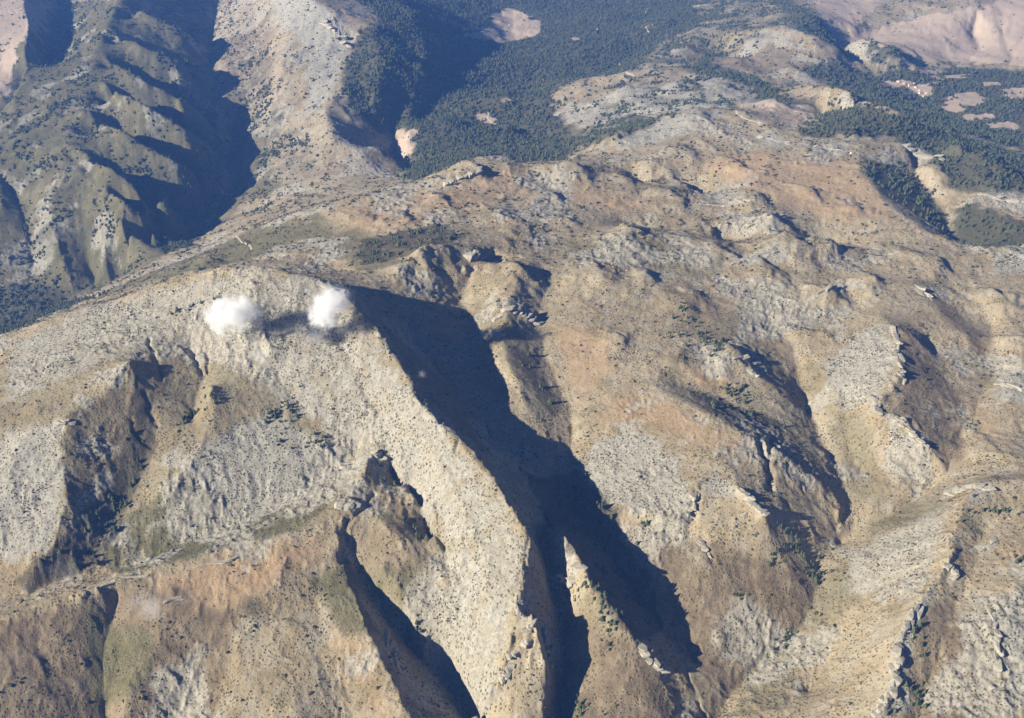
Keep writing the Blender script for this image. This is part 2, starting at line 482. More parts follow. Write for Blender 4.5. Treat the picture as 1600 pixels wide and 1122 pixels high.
H += 0.45 * gullies(X + wx_ * .5, Y + wy_ * .5, g1x, g1y, 26.0, 13) * (0.3 + steep) * np.clip(0.3 + 1.1 * perlin(X / 80, Y / 80, 59), 0, 1.3)
crag = smooth(0.0, 0.6, fbm(X, Y, 260, 3, 71))
H += (0.4 + 1.6 * crag + 1.8 * steep) * (ridged(X + wx_, Y + wy_, 60, 4, 5) - 0.8)
H += (0.4 + 0.9 * crag) * fbm(X, Y, 9, 3, 91)
H += (0.8 + 1.6 * crag + 0.3 * plateau) * (1 - 0.5 * far) * (ridged(X + wx_ * .4, Y + wy_ * .4, 27, 3, 97) - 0.8)
crest = resize(np.clip(H0 - blur(H0, 10), 0, 6) / 6.0, NU, NV).clip(0, 1)      # sharp convex edges break into crags
H += crest * smooth(0.25, 0.6, slope) * (1 - 0.7 * far) * (6.0 * (ridged(X, Y, 34, 3, 95) - 0.75) + 2.0 * fbm(X, Y, 8, 2, 96))


# knolls of the plateau: (pixel, metres across the light, height); their lee sides are the steep ones
KNOLLS = [(742, 272, 80, 34), (893, 272, 75, 32), (1042, 305, 60, 24), (985, 372, 75, 32), (1128, 402, 60, 24), (1205, 352, 60, 26), (1232, 384, 70, 32), (1296, 388, 55, 26),
          (1195, 425, 65, 24), (1290, 462, 55, 24), (1180, 318, 60, 24), (935, 432, 80, 26), (812, 428, 60, 30), (1100, 358, 55, 22), (855, 305, 55, 18), (1010, 440, 60, 20),
          (1080, 470, 60, 20), (960, 540, 60, 16), (1060, 560, 60, 18), (1150, 565, 50, 24), (1250, 520, 60, 18), (1350, 445, 60, 22), (1420, 400, 60, 24), (1330, 330, 60, 20), (1255, 300, 60, 18),
          (1150, 265, 70, 20), (1070, 240, 80, 22), (1000, 262, 60, 20), (690, 312, 55, 18), (620, 345, 60, 18), (560, 345, 60, 16), (780, 340, 60, 14), (880, 345, 50, 16), (700, 398, 55, 24),
          (660, 405, 50, 18), (1560, 470, 70, 26), (1580, 540, 60, 22), (1470, 415, 60, 22), (1540, 700, 60, 16), (1440, 540, 50, 14),
          (1090, 190, 90, 24), (960, 215, 80, 26), (1130, 140, 90, 34), (1210, 165, 80, 34), (1060, 130, 90, 34), (980, 145, 80, 30), (1160, 95, 90, 34), (1080, 85, 90, 30), (1240, 115, 80, 34),
          (700, 200, 110, 34), (780, 160, 120, 34), (660, 130, 110, 34), (900, 70, 140, 18), (740, 120, 120, 16), (960, 30, 140, 40), (1030, 40, 120, 34), (620, 90, 100, 26),
          (1360, 100, 80, 26), (1390, 190, 80, 24), (1330, 210, 70, 24), (1470, 270, 60, 22), (1540, 280, 60, 18)]
_kpx, _kpy = project(X[::4, ::4], Y[::4, ::4], HB[::4, ::4])
_lx, _ly = SUN_TRAVEL.x, SUN_TRAVEL.y
for kx, ky, kr, kh in KNOLLS:
    k_ = np.argmin((_kpx - kx) ** 2 + (_kpy - ky) ** 2); cx_, cy_ = X[::4, ::4].flat[k_], Y[::4, ::4].flat[k_]
    dx_ = X + wx_ * 1.6 - cx_; dy_ = Y + wy_ * 1.6 - cy_
    al = dx_ * _lx + dy_ * _ly; ac = -dx_ * _ly + dy_ * _lx
    al = np.where(al > 0, al * 1.7, al * 0.75)
    H += kh * np.exp(-(al * al + ac * ac) / (kr * kr))

# bedded rock: tilted ledges where the slope is bare and steep
_bed = (H + 0.22 * X - 0.12 * Y + 14 * fbm(X, Y, 340, 3, 620)) / 15.0
_f = _bed - np.floor(_bed)
H += smooth(0.18, 0.5, slope) * (0.25 + 0.75 * crag) * (1 - far) * 15.0 * 0.30 * (smooth(0.15, 0.85, _f) - _f)


# branching stream lines: drain the surface cell by cell and cut where water gathers
def drain(Hc, Xc, Yc):
    mv, mu = Hc.shape
    best = np.zeros((mv, mu)); rec = np.arange(mv * mu).reshape(mv, mu).copy()
    ids = np.arange(mv * mu).reshape(mv, mu)
    for a in (-1, 0, 1):
        for b in (-1, 0, 1):
            if a == 0 and b == 0:
                continue
            dst = (slice(max(0, -a), mv - max(0, a)), slice(max(0, -b), mu - max(0, b)))
            src = (slice(max(0, a), mv + min(0, a)), slice(max(0, b), mu + min(0, b)))
            dd = np.hypot(Xc[src] - Xc[dst], Yc[src] - Yc[dst])
            s = (Hc[dst] - Hc[src]) / dd
            w = s > best[dst]
            best[dst] = np.where(w, s, best[dst]); rec[dst] = np.where(w, ids[src], rec[dst])
    area = (np.abs(np.gradient(Yc[:, 0]))[:, None] * (2 * half_w(Yc) / (mu - 1))).ravel().tolist()
    rc = rec.ravel().tolist()
    for c in np.argsort(-Hc.ravel()).tolist():
        r_ = rc[c]
        if r_ != c:
            area[r_] += area[c]
    return np.array(area).reshape(mv, mu)


_Xc, _Yc = lattice(620, 520)
FLOW = np.zeros((520, 620))
for _pass in range(2):
    _Hc = blur(resize(H, 620, 520), 1)
    _A = drain(_Hc, _Xc, _Yc)
    _g = np.clip(np.log10(_A / 6000.0) / 1.8, 0, 1)
    _sl = smooth(0.08, 0.45, resize(slope, 620, 520))
    _g = _g * (0.35 + 0.65 * _sl)
    FLOW = np.maximum(FLOW, _g)
    H -= resize(blur(_g, 1) * (2.6 + 4.6 * smooth(3300, 5200, _Yc)), NU, NV)
FLOW = np.clip(blur(FLOW, 1) * 1.2, 0, 1)


def hit(px, py):
    """where the line of sight through a pixel of the survey meets the terrain"""
    px = np.atleast_1d(np.asarray(px, float)); py = np.atleast_1d(np.asarray(py, float))
    dx, dy, dz = ray(px, py)
    t = np.full(px.shape, 1150.0); done = np.zeros(px.shape, bool); prev = t.copy()
    for _ in range(900):
        step = np.maximum(4.0, t * 0.0035)
        nt = np.where(done, t, t + step)
        z = CAM_Z + dz * nt
        under = z < sample(H, dx * nt, dy * nt)
        prev = np.where(done, prev, t)
        t = nt
        done |= under
        if done.all() or t.max() > 14000:
            break
    lo, hi = prev.copy(), t.copy()
    for _ in range(12):
        mid = (lo + hi) / 2
        u = CAM_Z + dz * mid < sample(H, dx * mid, dy * mid)
        hi = np.where(u, mid, hi); lo = np.where(u, lo, mid)
    return dx * hi, dy * hi, sample(H, dx * hi, dy * hi)


FLOWF = resize(FLOW, NU, NV)


def score_lines(lines):
    """narrow gullies (negative) and rock ribs (positive) along surveyed lines: (width, height, points)"""
    add = np.zeros(H.shape)
    for w, hgt, pts in lines:
        p = np.array(pts, float)
        x, y, z = hit(p[:, 0], p[:, 1])
        i, j = to_index(x, y, NU, NV)
        i0, i1 = int(max(0, i.min() - 12)), int(min(NU, i.max() + 12)); j0, j1 = int(max(0, j.min() - 14)), int(min(NV, j.max() + 14))
        if i1 <= i0 or j1 <= j0:
            continue
        xx = X[j0:j1, i0:i1]; yy = Y[j0:j1, i0:i1]
        qx = xx + 5 * perlin(xx / 22, yy / 22, 610); qy = yy + 5 * perlin(xx / 22, yy / 22, 611)
        d = np.full(xx.shape, 1e9)
        for k in range(len(x) - 1):
            ax, ay, bx, by = x[k], y[k], x[k + 1], y[k + 1]
            t = np.clip(((qx - ax) * (bx - ax) + (qy - ay) * (by - ay)) / ((bx - ax) ** 2 + (by - ay) ** 2 + 1e-9), 0, 1)
            d = np.minimum(d, np.hypot(qx - ax - t * (bx - ax), qy - ay - t * (by - ay)))
        k = hgt * np.exp(-(d / w) ** 2) * (0.75 + 0.5 * perlin(xx / 17, yy / 17, 612))
        a = add[j0:j1, i0:i1]
        add[j0:j1, i0:i1] = np.where(np.abs(k) > np.abs(a), k, a)
    return add


SCORES = [
    (7, -17, ((1188, 690), (1194, 708), (1200, 722), (1204, 740), (1204, 765))), (6, -12, ((1206, 680), (1204, 700), (1200, 720))),
    (7, -18, ((545, 806), (536, 822), (533, 850), (536, 872))), (5, -8, ((232, 530), (244, 560), (250, 590))),
    (5, -10, ((300, 545), (308, 570), (318, 590))), (5, -10, ((322, 545), (326, 565), (324, 582))),
    (6, -8, ((226, 610), (232, 640), (246, 665))), (5, -8, ((205, 655), (215, 680), (235, 700))),
    (5, -9, ((585, 770), (560, 800), (540, 830))), (6, -9, ((575, 900), (600, 950), (612, 975))),
    (4, -5, ((1065, 1030), (1085, 1080), (1102, 1120))),
    (5, 12, ((836, 968), (826, 990), (812, 1015))), (5, 10, ((842, 985), (836, 1010), (826, 1040))), (5, 9, ((800, 995), (790, 1030), (778, 1070))),
    (6, 12, ((1398, 1040), (1402, 1010), (1412, 985), (1428, 955))), (6, 10, ((1380, 1110), (1390, 1075), (1398, 1050))),
    (6, 9, ((1470, 900), (1480, 885), (1490, 860))), (8, 9, ((1405, 580), (1395, 610), (1375, 630))),
    (6, 8, ((1362, 625), (1372, 645), (1400, 652))), (6, 8, ((1410, 655), (1425, 675), (1440, 700))),
    (8, 10, ((660, 300), (690, 290), (735, 270), (750, 266))), (7, 12, ((1150, 765), (1175, 785), (1196, 808))),
    (8, -14, ((1092, 760), (1086, 785), (1082, 812))), (7, -9, ((1096, 838), (1108, 858), (1112, 875))),
    (9, 10, ((570, 710), (590, 714), (602, 722))), (8, 9, ((525, 785), (545, 782), (556, 790))),
    (12, 12, ((770, 480), (790, 490), (825, 500))), (5, -6, ((690, 655), (684, 672))), (5, -6, ((716, 690), (712, 705))),
]
H += score_lines(SCORES)


# ------------------------------------------------------------------ what grows and lies where, with some slope shade painted in (outlines surveyed in pixels, kept in metres)
PAINT = {'wood': [], 'stand': [], 'rock': [], 'soil': [], 'olive': [], 'brown': [], 'pink': []}


def P(kind, w, *pts):
    PAINT[kind].append((w, pts))


P('wood', .9, (556, 0), (600, -45), (720, -45), (840, -45), (960, -45), (1080, -30), (1100, 40), (1030, 68), (1000, 108), (880, 132), (862, 165), (905, 215), (900, 240), (860, 252), (780, 243), (700, 262), (640, 284),
  (622, 278), (640, 203), (600, 212), (545, 180), (530, 125), (550, 72), (600, 35))
P('wood', .78, (1240, 105), (1290, 92), (1330, 108), (1420, 108), (1500, 104), (1620, 112), (1620, 235), (1540, 218), (1480, 205), (1330, 150))
P('wood', 1, (1245, 190), (1300, 150), (1500, 212), (1620, 250), (1620, 300), (1540, 302), (1490, 300), (1470, 262), (1400, 214), (1250, 215))
P('wood', 1, (1346, 246), (1400, 262), (1440, 290), (1474, 335), (1480, 365), (1430, 334), (1378, 302), (1350, 270))
P('wood', 1, (1482, 330), (1520, 315), (1560, 335), (1620, 350), (1620, 378), (1540, 388), (1490, 374))
P('wood', .9, (340, 230), (352, 300), (300, 384), (255, 400), (225, 365), (262, 300), (310, 270))
P('stand', 1, (555, 402), (572, 375), (700, 348), (716, 378), (640, 398), (572, 414))
P('wood', .9, (0, 440), (90, 440), (160, 460), (60, 500), (0, 525), (-100, 540), (-100, 440))
P('wood', .7, (1060, 110), (1110, 70), (1130, 100), (1200, 130), (1330, 190), (1250, 180), (1150, 130))
P('wood', .8, (1205, 5), (1250, 12), (1310, 70), (1340, 95), (1260, 60), (1220, 30))
P('wood', .9, (1340, 62), (1390, 66), (1425, 95), (1400, 105), (1360, 95))
P('stand', .7, (1062, 600), (1130, 622), (1210, 652), (1260, 682), (1200, 668), (1110, 640))
P('stand', .7, (840, 560), (868, 600), (888, 645), (872, 668), (835, 620), (800, 560), (790, 530))
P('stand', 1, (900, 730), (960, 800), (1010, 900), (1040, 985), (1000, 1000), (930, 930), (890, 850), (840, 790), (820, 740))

P('rock', .8, (415, -5), (490, -5), (525, 18), (548, 70), (530, 120), (505, 175), (470, 180), (480, 90), (430, 50))
P('rock', .4, (338, 0), (415, 0), (470, 150), (600, 226), (600, 262), (430, 300), (360, 240), (338, 120))
P('wood', .42, (345, 120), (420, 60), (450, 180), (520, 240), (440, 300), (370, 300), (352, 240))
P('rock', .6, (0, 545), (110, 488), (300, 430), (395, 416), (490, 432), (540, 463), (640, 590), (730, 700), (815, 815), (832, 880), (800, 1000), (745, 1095), (690, 1000),
  (690, 880), (640, 780), (570, 705), (430, 640), (330, 520), (180, 560), (0, 640))
P('rock', .8, (-60, 690), (60, 660), (100, 650), (104, 780), (80, 880), (-60, 880))
P('rock', .7, (230, 720), (420, 640), (560, 705), (520, 760), (380, 830), (300, 770))
P('stand', .9, (212, 585), (232, 600), (248, 690), (205, 790), (135, 892), (50, 925), (20, 905), (95, 840), (150, 780), (200, 700))  # trees, plus the ravine's black shade painted in as dark ground
P('stand', .5, (860, 1060), (930, 1060), (950, 1140), (840, 1140))
P('stand', .5, (590, 720), (620, 745), (700, 880), (680, 870), (610, 800))
P('brown', .8, (235, 790), (300, 745), (410, 790), (380, 840), (300, 850))
P('rock', 1, (898, 735), (925, 700), (960, 678), (1010, 680), (1055, 718), (1078, 800), (1020, 800), (950, 795))
P('rock', .8, (870, 172), (1000, 130), (1120, 118), (1250, 160), (1280, 180), (1150, 165), (1050, 178), (960, 200), (880, 188))
P('rock', .8, (940, 232), (1000, 200), (1060, 176), (1150, 170), (1120, 196), (1060, 215), (1000, 232))
P('rock', 1, (1180, 207), (1215, 205), (1242, 224), (1215, 232), (1188, 228))
P('rock', 1, (1405, 222), (1435, 215), (1475, 238), (1474, 256), (1440, 256), (1425, 240))
P('rock', 1, (1530, 300), (1620, 285), (1620, 335), (1560, 325))
P('rock', .8, (1540, 395), (1620, 378), (1620, 430), (1560, 430))
P('rock', .8, (1285, 565), (1340, 520), (1388, 500), (1402, 570), (1370, 630), (1430, 680), (1440, 705), (1390, 690), (1350, 640), (1290, 610))
P('rock', .6, (1300, 860), (1480, 790), (1480, 870), (1420, 940), (1330, 930))
P('rock', 1, (1422, 952), (1478, 888), (1440, 962), (1420, 1010), (1412, 1110), (1370, 1150), (1392, 1050), (1402, 1000))
P('rock', 1, (1545, 950), (1580, 920), (1640, 915), (1640, 1110), (1580, 1090), (1560, 1010))
P('rock', .7, (1180, 335), (1225, 335), (1240, 352), (1190, 352))
P('rock', .8, (1140, 395), (1215, 372), (1235, 392), (1220, 422), (1160, 420))
P('rock', .7, (1100, 290), (1180, 300), (1190, 322), (1090, 316))
P('rock', .6, (990, 420), (1060, 412), (1090, 430), (1010, 436))
P('rock', .8, (1540, 590), (1620, 560), (1620, 640), (1560, 630))
P('rock', .7, (1080, 750), (1120, 735), (1170, 770), (1205, 812), (1160, 790), (1100, 780))
P('rock', .7, (860, 850), (900, 852), (912, 905), (880, 915))
P('rock', .6, (1480, 762), (1560, 755), (1570, 790), (1510, 790))
P('rock', .5, (1050, 830), (1110, 850), (1110, 900), (1060, 880))

P('soil', 0.62, (235, 897), (400, 850), (500, 832), (520, 860), (450, 910), (350, 985), (250, 970))
P('soil', 0.55, (-60, 985), (130, 932), (70, 1010), (30, 1060), (-60, 1100))
P('soil', 0.5, (500, 327), (640, 302), (770, 254), (960, 296), (1060, 318), (1000, 335), (800, 312), (700, 345), (560, 372))
P('soil', 0.55, (900, 668), (960, 618), (1020, 606), (1100, 650), (1190, 700), (1130, 722), (1000, 665))
P('soil', 0.62, (1060, 565), (1150, 590), (1160, 622), (1080, 606))
P('soil', 0.55, (1090, 250), (1210, 232), (1340, 250), (1410, 345), (1300, 352), (1150, 300))
P('soil', 0.55, (1500, 610), (1560, 640), (1570, 690), (1520, 680))
P('soil', 0.55, (1540, 850), (1620, 845), (1620, 905), (1560, 885))
P('soil', 0.55, (958, 806), (1010, 806), (1082, 822), (1060, 834), (980, 822))
P('soil', 0.55, (850, 500), (950, 510), (960, 580), (900, 640), (880, 600))
P('soil', 0.39, (560, 360), (660, 345), (700, 350), (600, 372))
P('soil', 0.47, (500, 1000), (560, 960), (610, 1060), (640, 1130), (560, 1130))

P('wood', .7, (866, 186), (940, 196), (1000, 172), (1060, 178), (1000, 205), (940, 232), (900, 240))
P('wood', .8, (1062, 118), (1100, 130), (1108, 158), (1075, 150))
P('wood', .7, (1190, 150), (1300, 170), (1320, 190), (1250, 180))
P('brown', .7, (350, 60), (420, 20), (430, 120), (400, 200), (350, 170))
P('olive', .7, (345, 185), (420, 200), (440, 300), (360, 320), (352, 250))
P('brown', .5, (430, 210), (600, 230), (600, 265), (500, 280), (430, 300))
P('olive', .6, (480, 380), (560, 350), (640, 410), (560, 425))
P('brown', .6, (560, 460), (660, 560), (740, 640), (800, 700), (760, 720), (640, 590))
P('olive', .6, (540, 880), (690, 890), (700, 960), (600, 960))
P('brown', .6, (540, 800), (600, 830), (690, 870), (640, 930), (560, 900))
P('brown', .5, (0, 620), (60, 640), (60, 700), (-60, 720))
P('olive', .45, (330, 520), (430, 560), (470, 640), (350, 640), (280, 560))
P('brown', .5, (1000, 440), (1150, 470), (1250, 560), (1180, 570), (1060, 520))
P('olive', .5, (1000, 370), (1130, 400), (1140, 440), (1020, 430))
P('olive', .9, (0, 0), (330, 0), (335, 160), (358, 262), (300, 380), (180, 440), (0, 520), (-100, 540), (-100, 0))
P('brown', 1, (-60, 1000), (130, 940), (230, 905), (370, 960), (330, 1150), (-60, 1150))
P('olive', .42, (0, 545), (110, 488), (300, 430), (395, 416), (490, 432), (540, 463), (640, 590), (815, 815), (745, 1095), (640, 780), (400, 830), (100, 880), (-60, 880))
P('wood', .42, (0, 0), (330, 0), (335, 160), (358, 262), (300, 380), (180, 440), (0, 520), (-100, 540), (-100, 0))
P('brown', .6, (0, 0), (330, 0), (335, 160), (200, 100), (60, 160), (-100, 200))
P('wood', .5, (230, 170), (330, 200), (345, 300), (240, 330), (180, 250))
P('wood', .45, (0, 180), (90, 190), (60, 330), (-60, 350))
P('wood', .5, (990, -45), (1270, -45), (1250, 30), (1220, 60), (1110, 90), (1000, 112))
P('wood', .42, (870, 140), (1000, 112), (1100, 95), (1250, 150), (1330, 190), (1240, 200), (1120, 165), (1000, 175), (900, 200))
P('olive', .8, (1330, 108), (1620, 108), (1620, 240), (1480, 205))
P('olive', 1, (180, 830), (215, 790), (300, 740), (430, 795), (540, 770), (470, 825), (330, 862), (200, 894), (150, 880))
P('olive', .8, (0, 200), (100, 100), (140, 100), (95, 190), (70, 320), (60, 420), (-60, 420))
P('olive', .7, (320, 392), (400, 352), (500, 330), (560, 400), (430, 396), (330, 420), (200, 450), (110, 486), (200, 440))
P('olive', .5, (1130, 1120), (1290, 890), (1420, 762), (1490, 790), (1330, 960), (1220, 1122))
P('olive', .8, (130, 955), (240, 990), (250, 1060), (140, 1110))
P('olive', .5, (1290, 630), (1340, 640), (1400, 760), (1330, 800), (1310, 730))
P('olive', .6, (640, 420), (700, 388), (740, 400), (690, 440))
P('olive', .6, (880, 375), (1000, 365), (1130, 400), (1000, 420), (900, 400))
P('olive', .5, (700, 470), (800, 480), (850, 560), (860, 680), (780, 560))
P('olive', .6, (340, 180), (380, 190), (400, 300), (330, 370), (330, 300), (360, 255))
P('olive', .5, (180, 700), (240, 690), (200, 850), (110, 860))
P('olive', .8, (480, 900), (545, 880), (600, 1000), (540, 1000))
P('olive', .5, (1240, 560), (1300, 560), (1290, 640), (1260, 620))

P('brown', .9, (980, 832), (1110, 850), (1285, 900), (1262, 970), (1140, 1085), (1062, 1030))
P('brown', .8, (880, 960), (1000, 1000), (1070, 1122), (1060, 1160), (840, 1160))
P('brown', 1, (1410, 510), (1500, 620), (1505, 720), (1450, 700), (1412, 640))  # dry scrub brown, with the pale hill's shaded side painted in
P('brown', .9, (1440, 442), (1540, 520), (1555, 575), (1480, 510))  # shaded right side of this crest painted brown, along with dry scrub
P('brown', .9, (100, 652), (200, 592), (240, 680), (180, 790), (108, 850))  # scrub colour, and the brown shade of the ravine wall painted in
P('brown', .7, (1430, 960), (1500, 920), (1550, 1000), (1575, 1140), (1400, 1140))
P('brown', .9, (160, 60), (330, 130), (350, 250), (280, 380), (160, 300), (100, 200))
P('brown', .8, (100, 240), (170, 330), (210, 420), (120, 440), (60, 330))
P('brown', .8, (180, 0), (330, 0), (330, 100), (260, 60))
P('brown', .8, (100, 960), (140, 1010), (140, 1140), (60, 1140))
P('brown', .6, (1000, 60), (1240, 60), (1300, 100), (1240, 120), (1060, 100))
P('brown', .6, (550, 50), (620, 40), (590, 70))

P('pink', 1, (1320, 55), (1450, 25), (1540, 10), (1700, -40), (1700, 105), (1600, 104), (1520, 98), (1430, 92))
P('pink', 1, (712, 56), (760, 42), (768, 18), (800, 14), (826, 26), (846, 38), (838, 56), (790, 66))
P('pink', .9, (1270, 0), (1400, -20), (1330, 50), (1290, 40))
P('pink', .6, (0, 0), (90, 0), (60, 60), (20, 130), (0, 160), (-60, 100))
P('pink', .7, (620, 205), (650, 203), (640, 250), (622, 250))
P('pink', .5, (1140, 150), (1300, 170), (1280, 200), (1180, 195))
for cx_, cy_, rx_, ry_ in [(1508, 155, 32, 11), (1490, 170, 18, 7), (1565, 196, 28, 5), (1525, 183, 26, 6), (1592, 146, 24, 9), (1400, 130, 26, 6), (1440, 140, 20, 9), (1545, 130, 18, 4), (1460, 112, 20, 4),
                           (1480, 120, 30, 3), (760, 186, 16, 6), (900, 62, 10, 3), (790, 155, 12, 4)]:
    P('pink', .9, *[(cx_ + rx_ * math.cos(a), cy_ + ry_ * math.sin(a)) for a in np.linspace(0, 2 * math.pi, 9)[:-1]])

MU, MV = 620, 520
MX, MY = lattice(MU, MV)
_ws = 0.35 + MY / 3500.0
_qx = MX + _ws * (16 * fbm(MX, MY, 70, 4, 201)); _qy = MY + _ws * (16 * fbm(MX, MY, 70, 4, 211))


def poly_mask(pts, soft):
    p = []
    for k in range(len(pts)):
        a, b = np.array(pts[k], float), np.array(pts[(k + 1) % len(pts)], float)
        m = max(1, int(np.hypot(*(b - a)) / 45))
        p += [a + (b - a) * q / m for q in range(m)]
    p = np.array(p)
    x, y, z = hit(p[:, 0], p[:, 1])
    M = np.zeros((MV, MU), np.float32)
    i, j = to_index(x, y, MU, MV)
    i0, i1 = int(max(0, i.min() - 25)), int(min(MU, i.max() + 25)); j0, j1 = int(max(0, j.min() - 25)), int(min(MV, j.max() + 25))
    if i1 <= i0 or j1 <= j0:
        return M
    qx = _qx[j0:j1, i0:i1]; qy = _qy[j0:j1, i0:i1]
    inside = np.zeros(qx.shape, bool); d = np.full(qx.shape, 1e9)
    for k in range(len(x)):
        xa, ya, xb, yb = x[k - 1], y[k - 1], x[k], y[k]
        c = ((ya > qy) != (yb > qy)) & (qx < (xb - xa) * (qy - ya) / (yb - ya + 1e-9) + xa)
        inside ^= c
        t = np.clip(((qx - xa) * (xb - xa) + (qy - ya) * (yb - ya)) / ((xb - xa) ** 2 + (yb - ya) ** 2 + 1e-9), 0, 1)
        d = np.minimum(d, np.hypot(qx - xa - t * (xb - xa), qy - ya - t * (yb - ya)))
    sd = np.where(inside, d, -d)
    s = soft * _ws[j0:j1, i0:i1]
    M[j0:j1, i0:i1] = smooth(-1, 1, sd / s)
    return M


SOFT = {'wood': 14, 'stand': 25, 'rock': 40, 'soil': 45, 'olive': 30, 'brown': 30, 'pink': 9}
SOFT['wood'] = 34
MASK = {}
for kind, lst in PAINT.items():
    m_ = np.zeros((MV, MU), np.float32)
    for w, pts in lst:
        m_ = np.maximum(m_, w * poly_mask(pts, SOFT[kind]))
    MASK[kind] = m_
MASK['wood'] = MASK['wood'] * (1 - MASK['pink'])
MASK['flow'] = FLOW
MASK['crag'] = crag[::2, ::2][:MV, :MU] if crag[::2, ::2].shape == (MV, MU) else resize(crag, MU, MV)
# ------------------------------------------------------------------ materials
def nd(nt, kind, **kw):
    n = nt.nodes.new(kind)
    for k, v in kw.items():
        setattr(n, k, v)
    return n


class NT:
    def __init__(self, name):
        self.m = bpy.data.materials.new(name); self.m.use_nodes = True
        self.t = self.m.node_tree; self.t.nodes.clear()
        self.out = nd(self.t, 'ShaderNodeOutputMaterial')
        self.b = nd(self.t, 'ShaderNodeBsdfPrincipled')
        self.b.inputs['Roughness'].default_value = 0.95
        self.b.inputs['Specular IOR Level'].default_value = 0.1
        self.t.links.new(self.b.outputs[0], self.out.inputs['Surface'])

    def link(self, a, b):
        self.t.links.new(a, b)

    def pos(self):
        return nd(self.t, 'ShaderNodeNewGeometry').outputs['Position']

    def scaled(self, v, s):
        n = nd(self.t, 'ShaderNodeVectorMath', operation='MULTIPLY'); self.link(v, n.inputs[0]); n.inputs[1].default_value = s
        return n.outputs[0]

    def noise(self, v, wl, detail=4, rough=0.6, dist=0.0):
        n = nd(self.t, 'ShaderNodeTexNoise'); self.link(v, n.inputs['Vector'])
        n.inputs['Scale'].default_value = 1.0 / wl; n.inputs['Detail'].default_value = detail
        n.inputs['Roughness'].default_value = rough; n.inputs['Distortion'].default_value = dist
        return n.outputs['Fac']

    def voronoi(self, v, wl, feature='F1', rnd=1.0):
        n = nd(self.t, 'ShaderNodeTexVoronoi', feature=feature); self.link(v, n.inputs['Vector'])
        n.inputs['Scale'].default_value = 1.0 / wl; n.inputs['Randomness'].default_value = rnd
        return n.outputs['Distance']

    def attr(self, name):
        n = nd(self.t, 'ShaderNodeAttribute', attribute_name=name)
        return n.outputs['Fac']

    def math(self, op, a, b=None, c=None, clamp=False):
        n = nd(self.t, 'ShaderNodeMath', operation=op, use_clamp=clamp)
        for i, v in enumerate((a, b, c)):
            if v is None:
                continue
            if isinstance(v, (int, float)):
                n.inputs[i].default_value = v
            else:
                self.link(v, n.inputs[i])
        return n.outputs[0]

    def rng(self, v, a, b, c=0.0, d=1.0):
        n = nd(self.t, 'ShaderNodeMapRange', interpolation_type='SMOOTHSTEP'); self.link(v, n.inputs[0])
        for i, q in enumerate((a, b, c, d)):
            n.inputs[i + 1].default_value = q
        return n.outputs[0]

    def mix(self, f, a, b, mode='MIX'):
        n = nd(self.t, 'ShaderNodeMix', data_type='RGBA', blend_type=mode)
        if isinstance(f, (int, float)):
            n.inputs[0].default_value = f
        else:
            self.link(f, n.inputs[0])
        for i, v in ((6, a), (7, b)):
            if isinstance(v, tuple):
                n.inputs[i].default_value = (*v, 1)
            else:
                self.link(v, n.inputs[i])
        return n.outputs[2]

    def bump(self, h, dist, strength=1.0):
        n = nd(self.t, 'ShaderNodeBump'); self.link(h, n.inputs['Height'])
        n.inputs['Distance'].default_value = dist; n.inputs['Strength'].default_value = strength
        self.link(n.outputs[0], self.b.inputs['Normal'])


